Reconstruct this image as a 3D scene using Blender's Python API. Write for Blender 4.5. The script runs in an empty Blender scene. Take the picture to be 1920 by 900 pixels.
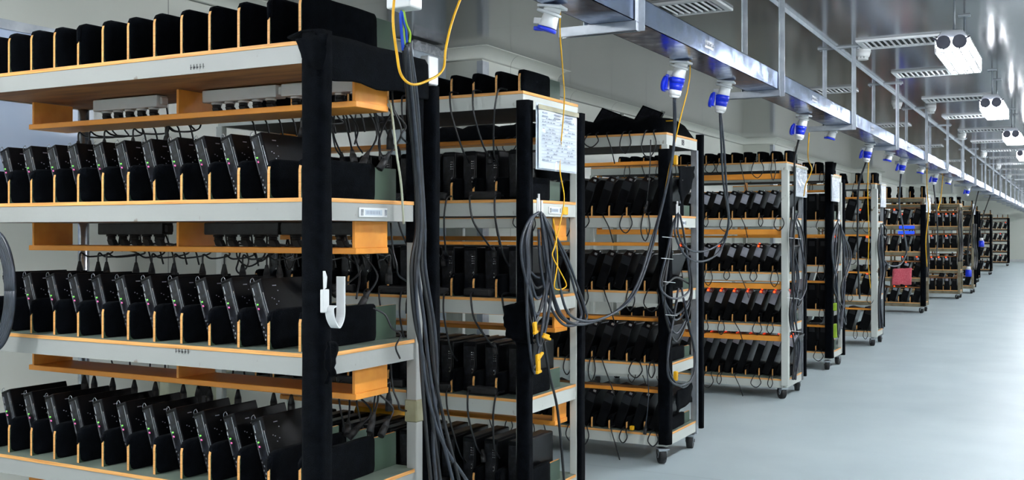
import bpy, bmesh, math, random
from mathutils import Vector, Matrix
random.seed(7)
R = math.radians
S = bpy.context.scene
COL = S.collection

# ------------------------------------------------------------------ camera, world, exposure
F_PX, CX, HZ, VPX = 1960.0, 960.0, 435.0, 2015.0
CAMZ = 1.46
YAW = math.atan((VPX - CX) / F_PX)
SA, CA = math.sin(YAW), math.cos(YAW)
cd = bpy.data.cameras.new('camera')
cam = bpy.data.objects.new('camera', cd); COL.objects.link(cam)
cam.location = (0, 0, CAMZ)
cam.rotation_euler = (R(90), 0, YAW)
cd.sensor_width = 36.0
cd.lens = 36.0 * F_PX / 1920.0
cd.shift_y = (HZ - 450.0) / 1920.0
cd.clip_end = 200
S.camera = cam
w = bpy.data.worlds.new('world'); S.world = w; w.use_nodes = True
w.node_tree.nodes['Background'].inputs[0].default_value = (0.75, 0.85, 1.0, 1)
w.node_tree.nodes['Background'].inputs[1].default_value = 0.3
S.view_settings.view_transform = 'Standard'
S.view_settings.look = 'None'
S.view_settings.exposure = 0.0
S.view_settings.gamma = 1.0
S.view_settings.use_curve_mapping = False
S.cycles.max_bounces = 7
S.cycles.diffuse_bounces = 4
S.cycles.sample_clamp_indirect = 6.0
LAMP = 128.0          # brightness of the ceiling lamps' tubes

def ray(u, v):
    a = (u - CX) / F_PX
    return Vector((-SA + CA * a, CA + SA * a, (HZ - v) / F_PX))
def at_x(u, v, X): r = ray(u, v); return Vector((0, 0, CAMZ)) + r * (X / r.x)
def at_y(u, v, Y): r = ray(u, v); return Vector((0, 0, CAMZ)) + r * (Y / r.y)
def at_z(u, v, Z): r = ray(u, v); return Vector((0, 0, CAMZ)) + r * ((Z - CAMZ) / r.z)

# ------------------------------------------------------------------ materials
MATS = {}
def srgb(c):
    return tuple(((x / 255) / 12.92 if x / 255 <= 0.04045 else ((x / 255 + 0.055) / 1.055) ** 2.4) for x in c) + (1,)
def mat(name, col, rough=0.6, metal=0.0, col2=None, scale=6.0, lo=0.4, hi=0.6, bump=0.0, bscale=60.0,
        emit=0.0, sheen=0.0, coat=0.0, stretch=None, detail=3.0, rough2=None, spec=None):
    m = bpy.data.materials.new(name); m.use_nodes = True
    nt = m.node_tree; b = nt.nodes['Principled BSDF']
    c1 = srgb(col)
    b.inputs['Base Color'].default_value = c1
    b.inputs['Roughness'].default_value = rough
    b.inputs['Metallic'].default_value = metal
    if spec is not None: b.inputs['Specular IOR Level'].default_value = spec
    if sheen: b.inputs['Sheen Weight'].default_value = sheen
    if coat: b.inputs['Coat Weight'].default_value = coat
    tc = nt.nodes.new('ShaderNodeTexCoord'); mp = nt.nodes.new('ShaderNodeMapping')
    nt.links.new(tc.outputs['Object'], mp.inputs['Vector'])
    if stretch: mp.inputs['Scale'].default_value = stretch
    if col2 is not None:
        n = nt.nodes.new('ShaderNodeTexNoise'); n.inputs['Scale'].default_value = scale; n.inputs['Detail'].default_value = detail
        nt.links.new(mp.outputs[0], n.inputs['Vector'])
        r = nt.nodes.new('ShaderNodeValToRGB')
        r.color_ramp.elements[0].position = lo; r.color_ramp.elements[0].color = c1
        r.color_ramp.elements[1].position = hi; r.color_ramp.elements[1].color = srgb(col2)
        nt.links.new(n.outputs['Fac'], r.inputs[0]); nt.links.new(r.outputs[0], b.inputs['Base Color'])
        if rough2 is not None:
            mr = nt.nodes.new('ShaderNodeMapRange'); mr.inputs[1].default_value = lo; mr.inputs[2].default_value = hi
            mr.inputs[3].default_value = rough; mr.inputs[4].default_value = rough2
            nt.links.new(n.outputs['Fac'], mr.inputs[0]); nt.links.new(mr.outputs[0], b.inputs['Roughness'])
    if bump:
        n2 = nt.nodes.new('ShaderNodeTexNoise'); n2.inputs['Scale'].default_value = bscale
        nt.links.new(mp.outputs[0], n2.inputs['Vector'])
        bp = nt.nodes.new('ShaderNodeBump'); bp.inputs['Strength'].default_value = bump; bp.inputs['Distance'].default_value = 0.01
        nt.links.new(n2.outputs['Fac'], bp.inputs['Height']); nt.links.new(bp.outputs[0], b.inputs['Normal'])
    if emit:
        b.inputs['Emission Color'].default_value = c1; b.inputs['Emission Strength'].default_value = emit
    MATS[name] = m
    return m
mat('felt', (4, 6, 9), 1.0, col2=(9, 12, 17), scale=30, bump=0.5, bscale=350, sheen=0.015, spec=0.04)
mat('paint', (206, 208, 200), 0.45, col2=(186, 190, 186), scale=5, lo=0.35, hi=0.7, bump=0.05, bscale=40)
mat('paint_chip', (200, 204, 198), 0.5, col2=(110, 96, 78), scale=9, lo=0.66, hi=0.7, bump=0.05, bscale=40)
mat('paint_grey', (162, 164, 160), 0.5, col2=(110, 98, 80), scale=9, lo=0.66, hi=0.7, bump=0.05, bscale=40)
mat('paint_dimmed', (124, 118, 98), 0.6, col2=(104, 92, 70), scale=7, lo=0.45, hi=0.65)  # rack paint with the dim light down the row put into its colour
mat('paint_dimmed_far', (62, 58, 50), 0.7, col2=(36, 32, 28), scale=7, lo=0.45, hi=0.65)  # rack paint darkened further, dim light of the farthest racks painted in
mat('rust', (120, 84, 52), 0.8, col2=(190, 186, 170), scale=25, lo=0.42, hi=0.56)
mat('wood', (228, 156, 76), 0.5, col2=(200, 122, 50), scale=5, lo=0.3, hi=0.75, stretch=(1, 1, 8), bump=0.04, bscale=30, detail=6)
mat('ply_edge', (246, 184, 108), 0.6, col2=(196, 124, 60), scale=4, lo=0.35, hi=0.8, stretch=(1, 1, 40), detail=6)
mat('plank', (248, 166, 66), 0.42, col2=(236, 146, 48), scale=3, lo=0.3, hi=0.8, stretch=(1, 6, 6), detail=6)
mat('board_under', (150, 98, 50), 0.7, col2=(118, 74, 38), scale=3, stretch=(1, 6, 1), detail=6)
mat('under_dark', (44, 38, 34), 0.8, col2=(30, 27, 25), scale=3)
mat('green', (62, 84, 66), 0.5, col2=(52, 70, 58), scale=4)
mat('board_top', (120, 132, 120), 0.5, col2=(96, 110, 100), scale=4)
mat('device', (6, 7, 9), 0.3, spec=0.14, col2=(13, 14, 17), scale=12, bump=0.02, bscale=80)
mat('device_front', (16, 17, 20), 0.3, spec=0.35, col2=(34, 36, 44), scale=60, lo=0.5, hi=0.62)
mat('device_grey', (176, 180, 192), 0.34, 0.3, col2=(146, 148, 162), scale=8)
mat('device_grey2', (34, 37, 42), 0.3, 0.2, col2=(26, 28, 32), scale=8)
mat('metal_bright', (205, 208, 214), 0.25, 0.8, col2=(170, 174, 182), scale=40)
mat('rubber', (20, 20, 22), 0.6, col2=(34, 34, 36), scale=30)
mat('wheel_grey', (90, 92, 94), 0.45, col2=(60, 62, 64), scale=20)
mat('cord', (16, 17, 20), 0.4, col2=(24, 25, 29), scale=20)
mat('cable_grey', (52, 58, 68), 0.38, col2=(38, 42, 50), scale=20)
mat('white_plastic', (234, 236, 236), 0.38, col2=(226, 228, 228), scale=5)
mat('cream_plastic', (190, 194, 172), 0.45, col2=(176, 182, 158), scale=6)
mat('blue_plastic', (10, 40, 190), 0.35, col2=(14, 50, 205), scale=9)
mat('blue_wire', (20, 80, 200), 0.45, col2=(16, 66, 180), scale=9)
mat('yellow', (240, 180, 14), 0.45, col2=(226, 166, 10), scale=15)
mat('yellow_green', (170, 205, 60), 0.45, col2=(150, 190, 50), scale=15)
mat('galv', (170, 184, 212), 0.13, 1.0, col2=(138, 156, 192), scale=14, lo=0.35, hi=0.65, rough2=0.24, stretch=(1, 1, 1))
mat('galv_dull', (190, 196, 202), 0.4, 0.6, col2=(170, 176, 184), scale=10)
mat('foil', (170, 182, 192), 0.3, 0.75, col2=(190, 196, 204), scale=6, bump=0.5, bscale=14)
mat('paper', (196, 206, 216), 0.35, col2=(186, 198, 210), scale=3, bump=0.15, bscale=6, coat=0.3)
mat('ink', (146, 156, 172), 0.6, col2=(132, 142, 158), scale=20)
mat('ink_dark', (40, 40, 44), 0.6, col2=(60, 60, 64), scale=30)
mat('tape', (150, 146, 118), 0.4, col2=(132, 128, 100), scale=10)
mat('towel', (206, 74, 92), 0.95, col2=(222, 110, 122), scale=90, bump=0.6, bscale=120, sheen=0.3)
mat('dark_slot', (14, 15, 16), 0.8, col2=(22, 23, 24), scale=20)
mat('vent_white', (206, 208, 210), 0.4, col2=(194, 198, 200), scale=5)
mat('floor_ink', (60, 60, 64), 0.8, col2=(40, 40, 44), scale=5)
mat('led_red', (255, 60, 20), 0.5, emit=5)
mat('led_green', (130, 235, 100), 0.5, emit=0.6)
mat('led_pink', (255, 120, 190), 0.5, emit=0.45)
mat('lcd_blue', (20, 60, 255), 0.5, emit=1.6)
mat('tube_light', (246, 250, 255), 0.5, emit=LAMP)
mat('reflector_dark', (92, 92, 106), 0.5, col2=(82, 82, 96), scale=8)

def panel_mat(name, c1, c2, seam, pitch, axes, rough, metal=0.0, bump_s=0.15, nscale=0.8, width=0.008, spec=0.5, coat=0.0):
    """sheet panels with thin seams every `pitch` metres along the given object axes"""
    m = bpy.data.materials.new(name); m.use_nodes = True
    nt = m.node_tree; b = nt.nodes['Principled BSDF']
    b.inputs['Roughness'].default_value = rough; b.inputs['Metallic'].default_value = metal
    b.inputs['Specular IOR Level'].default_value = spec; b.inputs['Coat Weight'].default_value = coat
    tc = nt.nodes.new('ShaderNodeTexCoord'); sx = nt.nodes.new('ShaderNodeSeparateXYZ')
    nt.links.new(tc.outputs['Object'], sx.inputs[0])
    last = None
    for ax, p in zip(axes, pitch):
        d = nt.nodes.new('ShaderNodeMath'); d.operation = 'DIVIDE'; d.inputs[1].default_value = p
        nt.links.new(sx.outputs[ax], d.inputs[0])
        f = nt.nodes.new('ShaderNodeMath'); f.operation = 'FRACT'; nt.links.new(d.outputs[0], f.inputs[0])
        l = nt.nodes.new('ShaderNodeMath'); l.operation = 'LESS_THAN'; l.inputs[1].default_value = width / p
        nt.links.new(f.outputs[0], l.inputs[0])
        if last is None: last = l
        else:
            mx = nt.nodes.new('ShaderNodeMath'); mx.operation = 'MAXIMUM'
            nt.links.new(last.outputs[0], mx.inputs[0]); nt.links.new(l.outputs[0], mx.inputs[1]); last = mx
    n = nt.nodes.new('ShaderNodeTexNoise'); n.inputs['Scale'].default_value = nscale; n.inputs['Detail'].default_value = 5
    nt.links.new(tc.outputs['Object'], n.inputs['Vector'])
    r = nt.nodes.new('ShaderNodeValToRGB')
    r.color_ramp.elements[0].position = 0.35; r.color_ramp.elements[0].color = srgb(c1)
    r.color_ramp.elements[1].position = 0.68; r.color_ramp.elements[1].color = srgb(c2)
    nt.links.new(n.outputs['Fac'], r.inputs[0])
    mix = nt.nodes.new('ShaderNodeMix'); mix.data_type = 'RGBA'
    nt.links.new(last.outputs[0], mix.inputs[0]); nt.links.new(r.outputs[0], mix.inputs[6]); mix.inputs[7].default_value = srgb(seam)
    nt.links.new(mix.outputs[2], b.inputs['Base Color'])
    bp = nt.nodes.new('ShaderNodeBump'); bp.inputs['Strength'].default_value = bump_s; bp.inputs['Distance'].default_value = 0.02
    nt.links.new(n.outputs['Fac'], bp.inputs['Height']); nt.links.new(bp.outputs[0], b.inputs['Normal'])
    MATS[name] = m
panel_mat('wall_panel', (206, 209, 200), (216, 218, 209), (150, 152, 146), (1.15,), (1,), 0.35)
panel_mat('ceil_panel', (122, 123, 126), (132, 133, 136), (92, 93, 96), (1.15, 6.0), (1, 0), 0.15, metal=0.7, bump_s=0.03, nscale=0.6)
panel_mat('floor_epoxy', (180, 195, 200), (190, 204, 208), (168, 182, 188), (6.0, 6.0), (0, 1), 0.42, bump_s=0.1, nscale=1.6, width=0.01, spec=0.4)

# ------------------------------------------------------------------ mesh builder
class MB:
    def __init__(self):
        self.v = []; self.f = []; self.m = []; self.smooth = []
    def add(self, vs, fs, m=0, sm=False):
        o = len(self.v); self.v += [tuple(p) for p in vs]
        for f in fs:
            self.f.append(tuple(o + i for i in f)); self.m.append(m); self.smooth.append(sm)
        return self
    def box(self, x0, x1, y0, y1, z0, z1, m=0, mf=None):
        vs = [(x0, y0, z0), (x1, y0, z0), (x1, y1, z0), (x0, y1, z0), (x0, y0, z1), (x1, y0, z1), (x1, y1, z1), (x0, y1, z1)]
        fs = [(0, 3, 2, 1), (4, 5, 6, 7), (0, 1, 5, 4), (1, 2, 6, 5), (2, 3, 7, 6), (3, 0, 4, 7)]   # bottom top front +x back -x
        o = len(self.v); self.v += vs
        for i, f in enumerate(fs):
            self.f.append(tuple(o + k for k in f)); self.m.append(mf[i] if mf else m); self.smooth.append(False)
        return self
    def prism(self, poly, axis, a, b, m=0, sm=False):
        """polygon in the plane normal to axis (0:x -> (y,z), 1:y -> (x,z), 2:z -> (x,y))"""
        def p(t, q):
            if axis == 0: return (t, q[0], q[1])
            if axis == 1: return (q[0], t, q[1])
            return (q[0], q[1], t)
        n = len(poly)
        vs = [p(a, q) for q in poly] + [p(b, q) for q in poly]
        fs = [tuple(range(n)), tuple(range(2 * n - 1, n - 1, -1))] + [(i, i + n, (i + 1) % n + n, (i + 1) % n) for i in range(n)]
        return self.add(vs, fs, m, sm)
    def cyl(self, p0, p1, r, n=12, m=0, r1=None, sm=True):
        p0 = Vector(p0); p1 = Vector(p1); d = (p1 - p0).normalized()
        a = d.orthogonal().normalized(); b = d.cross(a); r1 = r if r1 is None else r1
        vs = []
        for p, rr in ((p0, r), (p1, r1)):
            for i in range(n):
                t = 2 * math.pi * i / n
                vs.append(p + a * (rr * math.cos(t)) + b * (rr * math.sin(t)))
        self.add(vs, [(i, (i + 1) % n, (i + 1) % n + n, i + n) for i in range(n)], m, sm)
        o = len(self.v) - 2 * n
        self.f.append(tuple(o + i for i in range(n - 1, -1, -1))); self.m.append(m); self.smooth.append(False)
        self.f.append(tuple(o + n + i for i in range(n))); self.m.append(m); self.smooth.append(False)
        return self
    def tube(self, pts, r, n=6, m=0, sub=5):
        pts = [Vector(p) for p in pts]
        if len(pts) > 2 and sub > 1:
            q = []
            P = [pts[0] * 2 - pts[1]] + pts + [pts[-1] * 2 - pts[-2]]
            for i in range(1, len(P) - 2):
                a, b, c, d = P[i - 1], P[i], P[i + 1], P[i + 2]
                for k in range(sub):
                    t = k / sub
                    q.append(0.5 * ((2 * b) + (c - a) * t + (2 * a - 5 * b + 4 * c - d) * t * t + (3 * b - a - 3 * c + d) * t ** 3))
            q.append(pts[-1]); pts = q
        up = None; rings = []
        for i, p in enumerate(pts):
            d = (pts[min(i + 1, len(pts) - 1)] - pts[max(i - 1, 0)])
            d = d.normalized() if d.length > 1e-9 else Vector((0, 0, 1))
            up = d.orthogonal().normalized() if up is None else (up - d * up.dot(d)).normalized()
            b = d.cross(up)
            rings.append([p + up * (r * math.cos(2 * math.pi * k / n)) + b * (r * math.sin(2 * math.pi * k / n)) for k in range(n)])
        vs = [v for g in rings for v in g]
        fs = []
        for i in range(len(rings) - 1):
            for k in range(n):
                fs.append((i * n + k, i * n + (k + 1) % n, (i + 1) * n + (k + 1) % n, (i + 1) * n + k))
        fs.append(tuple(range(n - 1, -1, -1))); fs.append(tuple((len(rings) - 1) * n + k for k in range(n)))
        return self.add(vs, fs, m, True)
    def xform(self, M):
        self.v = [tuple(M @ Vector(p)) for p in self.v]; return self
    def mesh(self, name, mats, bevel=0.0, seg=1):
        me = bpy.data.meshes.new(name); me.from_pydata(self.v, [], self.f)
        for m in mats: me.materials.append(MATS[m])
        me.polygons.foreach_set('material_index', self.m)
        me.polygons.foreach_set('use_smooth', self.smooth)
        bm = bmesh.new(); bm.from_mesh(me)
        bmesh.ops.recalc_face_normals(bm, faces=bm.faces)
        if bevel:
            ed = [e for e in bm.edges if len(e.link_faces) == 2 and e.calc_face_angle(0) > 0.6]
            bmesh.ops.bevel(bm, geom=ed, offset=bevel, segments=seg, affect='EDGES', clamp_overlap=True, profile=0.5)
        bm.to_mesh(me); bm.free(); me.update()
        return me
    def build(self, name, mats, parent=None, loc=None, bevel=0.0, seg=1):
        if isinstance(mats, str): mats = [mats]
        return put(name, self.mesh(name, mats, bevel, seg), parent, loc)
def put(name, me, parent=None, loc=None, rot=None):
    o = bpy.data.objects.new(name, me); COL.objects.link(o)
    if parent is not None: o.parent = parent
    if loc is not None: o.location = loc
    if rot is not None: o.rotation_euler = rot
    return o
def empty(name, loc=(0, 0, 0), rot=None):
    o = bpy.data.objects.new(name, None); COL.objects.link(o); o.location = loc; o.empty_display_size = 0.05
    if rot is not None: o.rotation_euler = rot
    return o
def tag(o, label, cat, group=None, kind=None):
    if label: o['label'] = label
    if cat: o['category'] = cat
    if group: o['group'] = group
    if kind: o['kind'] = kind
    return o
def struct(o): o['kind'] = 'structure'; return o
KIDS = {}
def copy_tree(o, parent=None):
    c = o.copy(); COL.objects.link(c)
    if parent is not None: c.parent = parent
    for ch in list(o.children): copy_tree(ch, c)
    return c
ORD = ['first', 'second', 'third', 'fourth', 'fifth', 'sixth', 'seventh', 'eighth', 'ninth', 'tenth', 'eleventh', 'twelfth', 'thirteenth', 'fourteenth', 'fifteenth', 'sixteenth', 'seventeenth', 'eighteenth', 'nineteenth', 'twentieth', 'twenty-first', 'twenty-second', 'twenty-third', 'twenty-fourth', 'twenty-fifth', 'twenty-sixth']
def from_right(i): return 'rightmost' if i == 0 else ORD[i] + ' from right'

# ------------------------------------------------------------------ room
CEIL = 3.0; WX = -4.85; PX_ = -4.35; RX = 4.8; BY = -5.0; FY = 57.0
m = MB(); m.box(WX - 0.3, RX + 0.3, BY - 0.3, FY + 0.3, -0.1, 0.0); struct(m.build('floor', 'floor_epoxy'))
m = MB(); m.box(WX - 0.3, RX + 0.3, BY - 0.3, FY + 0.3, CEIL, CEIL + 0.1); struct(m.build('ceiling', 'ceil_panel'))
PILS = [(7.56, 9.0), (17.1, 18.5), (26.6, 28.0), (36.1, 37.5), (45.6, 47.0)]
m = MB(); m.box(WX - 0.2, WX, BY, FY, 0, CEIL)
for a, b in PILS: m.box(WX, PX_, a, b, 0, CEIL)
struct(m.build('wall_left', 'wall_panel'))
m = MB(); m.box(RX, RX + 0.2, BY, FY, 0, CEIL); struct(m.build('wall_right', 'wall_panel'))
m = MB(); m.box(WX - 0.2, RX + 0.2, FY, FY + 0.2, 0, CEIL); struct(m.build('wall_far', 'wall_panel'))
m = MB(); m.box(WX - 0.2, RX + 0.2, BY - 0.2, BY, 0, CEIL); struct(m.build('wall_back', 'wall_panel'))
# cove moulding along the wall head, following the piers
def cove(m, path):
    """quarter-round strip swept along a wall polyline with mitred corners"""
    K = 8; r = 0.10
    nr = []
    for a, b in zip(path[:-1], path[1:]):
        d = Vector((b[0] - a[0], b[1] - a[1])).normalized(); nr.append(Vector((d.y, -d.x)))
    vs = []; n = K + 2
    for i, p in enumerate(path):
        o = nr[0] if i == 0 else nr[-1] if i == len(path) - 1 else nr[i - 1] + nr[i]
        for k in range(K + 1):
            t = math.pi / 2 * k / K; off = r * (1 - math.cos(t)) + 0.001
            vs.append((p[0] + o.x * off, p[1] + o.y * off, CEIL - r * (1 - math.sin(t))))
        vs.append((p[0] - o.x * 0.004, p[1] - o.y * 0.004, CEIL + 0.002))
    fs = []
    for i in range(len(path) - 1):
        for k in range(n): fs.append((i * n + k, i * n + (k + 1) % n, (i + 1) * n + (k + 1) % n, (i + 1) * n + k))
    m.add(vs, fs, 0, True)
path = [(WX, BY)]
for a, b in PILS: path += [(WX, a), (PX_, a), (PX_, b), (WX, b)]
path.append((WX, FY))
m = MB(); cove(m, path)
struct(m.build('trim_1', 'wall_panel'))
# thin bright corner guards on the piers
m = MB()
for a, b in PILS:
    m.box(PX_ - 0.05, PX_ + 0.006, a - 0.006, a + 0.1, 0.0, 2.89)
struct(m.build('trim_2', 'galv_dull'))
m = MB(); m.box(WX, WX + 0.015, BY, 7.5, 0, 0.1); struct(m.build('baseboard_left', 'vent_white'))
m = MB(); m.box(WX, RX, FY - 0.02, FY, 0, 0.12); struct(m.build('baseboard_far', 'vent_white'))
# bluish pane high in the left wall
mat('window_blue', (178, 198, 228), 0.2, col2=(196, 210, 232), scale=1.5)
d = MB().box(WX, WX + 0.012, 2.45, 3.98, 1.62, 2.5).build('window_1', 'window_blue'); struct(d)
m = MB(); m.box(WX, WX + 0.03, 3.98, 4.03, 1.57, 2.55); m.box(WX, WX + 0.03, 2.4, 2.45, 1.57, 2.55); m.box(WX, WX + 0.03, 2.45, 3.98, 2.5, 2.55); m.box(WX, WX + 0.03, 2.45, 3.98, 1.57, 1.62)
struct(m.build('window_frame', 'galv_dull', d))

# ------------------------------------------------------------------ ceiling lamps
def make_lamp():
    r = empty('ceiling_lamp')
    L, W2 = 1.02, 0.08
    MB().prism([(-0.095, 2.70), (0.095, 2.70), (0.06, 2.75), (-0.06, 2.75)], 1, 0, L).build('lamp_housing', 'vent_white', r, bevel=0.004)
    b = MB()
    for x in (-0.04, 0.04): b.cyl((x, 0.03, 2.672), (x, L - 0.03, 2.672), 0.019, 10)
    b.box(-W2 + .01, W2 - .01, 0.02, L - 0.02, 2.635, 2.70)
    b.build('tube_cover', 'tube_light', r)
    g = MB(); n = 14
    for i in range(n + 1):
        y = i * L / n
        g.tube([(-0.1, y, 2.71), (-0.1, y, 2.61), (0.1, y, 2.61), (0.1, y, 2.71)], 0.0035, 4, sub=1)
    for x in (-0.1, -0.05, 0, 0.05, 0.1): g.tube([(x, 0, 2.61), (x, L, 2.61)], 0.004, 4)
    for x in (-0.1, 0.1): g.tube([(x, 0, 2.655), (x, L, 2.655)], 0.004, 4)
    g.build('wire_guard', 'white_plastic', r)
    c = MB()
    for y in (0.15, L - 0.15): c.cyl((0, y, 2.75), (0, y, CEIL), 0.007, 8)
    c.build('hanging_rod', 'galv_dull', r)
    b = MB()
    for y in (0.15, L - 0.15): b.box(-0.04, 0.04, y - 0.03, y + 0.03, CEIL - 0.01, CEIL)
    b.build('ceiling_bracket', 'galv_dull', r)
    for sx in (-1, 1):
        h = MB(); h.cyl((sx * 0.047, -0.03, 2.668), (sx * 0.047, -0.005, 2.672), 0.044, 20)
        h.cyl((sx * 0.047, -0.02, 2.627), (sx * 0.045, -0.02, 2.61), 0.006, 6, r1=0.002)
        h.cyl((sx * 0.085, -0.02, 2.685), (sx * 0.108, -0.02, 2.70), 0.006, 6)
        h.build('lamp_head', 'reflector_dark', r, bevel=0.002)
    return r
lamp = make_lamp()
LY = [7.2 + 3.55 * k for k in range(-3, 14)]
first = True
for row, lx in ((0, -0.69), (1, 2.6)):
    for k, y in enumerate(LY):
        o = lamp if first else copy_tree(lamp)
        first = False
        o.location = (lx, y, 0)
        if row == 0 and k in (3, 4, 5):
            tag(o, {3: 'caged ceiling lamp with two round heads, nearest and largest of the row',
                    4: 'caged ceiling lamp, second one visible along the aisle',
                    5: 'caged ceiling lamp, third one visible, at right edge of picture'}[k], 'ceiling lamp', 'caged lamps above the aisle')
        elif row == 0:
            tag(o, 'caged ceiling lamp far down the aisle, %s one visible from the camera' % ORD[k - 3] if k > 5 else 'caged ceiling lamp out of frame, %s before the first visible one' % ORD[2 - k], 'ceiling lamp', 'caged lamps above the aisle')
        else:
            tag(o, 'added caged ceiling lamp in an unseen row, outside the picture', 'ceiling lamp', 'added lamps in an unseen row')  # unseen lamp row at the right, added for more light

# ------------------------------------------------------------------ ceiling vents, detectors
for k, (x, y) in enumerate([(-3.5, 0.9), (-3.5, -2.6)]):  # unseen lamps added to brighten the wall behind the nearest rack
    o = copy_tree(lamp); o.location = (x, y, 0)
    tag(o, 'added unseen caged lamp beyond the left edge of the picture, %s the nearest rack' % ['just before', 'farther before'][k], 'ceiling lamp', 'added lamps left of the picture')
def make_vent(w, d, n):
    r = empty('ceiling_vent')
    f = MB(); t = 0.045
    f.box(-w / 2, w / 2, -d / 2, -d / 2 + t, CEIL - 0.018, CEIL); f.box(-w / 2, w / 2, d / 2 - t, d / 2, CEIL - 0.018, CEIL)
    f.box(-w / 2, -w / 2 + t, -d / 2 + t, d / 2 - t, CEIL - 0.018, CEIL); f.box(w / 2 - t, w / 2, -d / 2 + t, d / 2 - t, CEIL - 0.018, CEIL)
    f.build('frame', 'vent_white', r, bevel=0.003)
    MB().box(-w / 2 + t, w / 2 - t, -d / 2 + t, d / 2 - t, CEIL - 0.003, CEIL - 0.001).build('duct_opening', 'dark_slot', r)
    s = MB()
    for i in range(n):
        x = -w / 2 + t + (w - 2 * t) * (i + 0.5) / n
        s.add([(x - 0.006, -d / 2 + t, CEIL - 0.016), (x + 0.003, -d / 2 + t, CEIL - 0.016), (x + 0.006, -d / 2 + t, CEIL - 0.006), (x - 0.002, -d / 2 + t, CEIL - 0.006),
               (x - 0.006, d / 2 - t, CEIL - 0.016), (x + 0.003, d / 2 - t, CEIL - 0.016), (x + 0.006, d / 2 - t, CEIL - 0.006), (x - 0.002, d / 2 - t, CEIL - 0.006)],
              [(0, 1, 2, 3), (7, 6, 5, 4), (0, 4, 5, 1), (1, 5, 6, 2), (2, 6, 7, 3), (3, 7, 4, 0)])
    s.build('louvre', 'vent_white', r)
    return r
v1 = make_vent(0.74, 0.42, 14); v2 = make_vent(0.5, 0.42, 9)
vr = [8.9, 10.75, 13.0, 15.05, 17.2, 19.4, 21.6, 23.8, 26.0, 28.2, 31, 34]
for i, y in enumerate(vr):
    o = v1 if i == 0 else copy_tree(v1); o.location = (-1.18, y, 0)
    tag(o, ('large louvred white ceiling vent over the aisle, %s from the camera' % ('nearest' if i == 0 else ORD[i])) if i < 8 else 'large louvred white ceiling vent far down the aisle, %s from the camera' % ORD[i], 'ceiling vent', 'large ceiling vents over the aisle')
for i, y in enumerate([6.85, 11.6, 15.8, 20.0, 24.3]):
    o = v2 if i == 0 else copy_tree(v2); o.location = (-2.32, y, 0)
    tag(o, 'smaller ceiling vent behind the metal tray hangers, %s from the camera' % ('nearest' if i == 0 else ORD[i]), 'ceiling vent', 'small ceiling vents above the racks')
def make_detector():
    r = empty('smoke_detector')
    b = MB(); b.cyl((0, 0, CEIL - 0.03), (0, 0, CEIL), 0.062, 24); b.cyl((0, 0, CEIL - 0.075), (0, 0, CEIL - 0.03), 0.05, 24, r1=0.064)
    b.build('housing', 'white_plastic', r)
    c = MB()
    for i in range(8):
        a = i * math.pi / 4
        c.box(-0.006, 0.006, -0.006, 0.006, CEIL - 0.095, CEIL - 0.075)
        for j in range(8): pass
        k = len(c.v)
        for q in range(k - 8, k): p = c.v[q]; c.v[q] = (p[0] + 0.036 * math.cos(a), p[1] + 0.036 * math.sin(a), p[2])
    c.cyl((0, 0, CEIL - 0.1), (0, 0, CEIL - 0.093), 0.042, 20)
    c.build('sensor_cage', 'white_plastic', r)
    return r
sd = make_detector()
for i, (x, y) in enumerate([(-1.56, 9.1), (-1.83, 12.9), (-1.54, 13.6), (-1.55, 17.7), (-1.55, 22.1), (-1.55, 26.5), (-1.55, 31.0)]):
    o = sd if i == 0 else copy_tree(sd); o.location = (x, y, 0)
    tag(o, 'round white smoke detector on the ceiling, %s from the camera' % ('nearest' if i == 0 else ORD[i]), 'smoke detector', 'smoke detectors')

# ------------------------------------------------------------------ cable tray and its hangers
TZ = 2.35; TX0, TX1 = -1.83, -1.63
tray = empty('cable_tray', (-1.73, 3, TZ))
def tl(m): return m.xform(Matrix.Translation((1.73, -3, -TZ)))
SEG = 2.42; HY = [4.13 + SEG * k for k in range(-1, 24)]
for k in range(-3, 25):
    a = 4.13 + SEG * k - 1.42; b = a + SEG - 0.006
    if b > FY - 1: break
    m = MB(); m.box(TX0, TX1, a, b, TZ, TZ + 0.003); m.box(TX0, TX0 + 0.003, a, b, TZ, TZ + 0.11); m.box(TX1 - 0.003, TX1, a, b, TZ, TZ + 0.11)
    m.box(TX0, TX0 + 0.014, a, b, TZ + 0.107, TZ + 0.11); m.box(TX1 - 0.014, TX1, a, b, TZ + 0.107, TZ + 0.11)
    tl(m).build('tray_section', 'galv', tray)
    if k > 9: continue
    m = MB(); m.box(TX1, TX1 + 0.003, a - 0.07, a + 0.07, TZ + 0.035, TZ + 0.075)
    for q in (-0.05, -0.02, 0.02, 0.05): m.cyl((TX1 + 0.003, a + q, TZ + 0.055), (TX1 + 0.011, a + q, TZ + 0.055), 0.007, 6)
    tl(m).build('joint_plate', 'metal_bright', tray)
tag(tray, 'long galvanised metal cable tray hung below the ceiling above the rack ends', 'cable tray')
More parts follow.
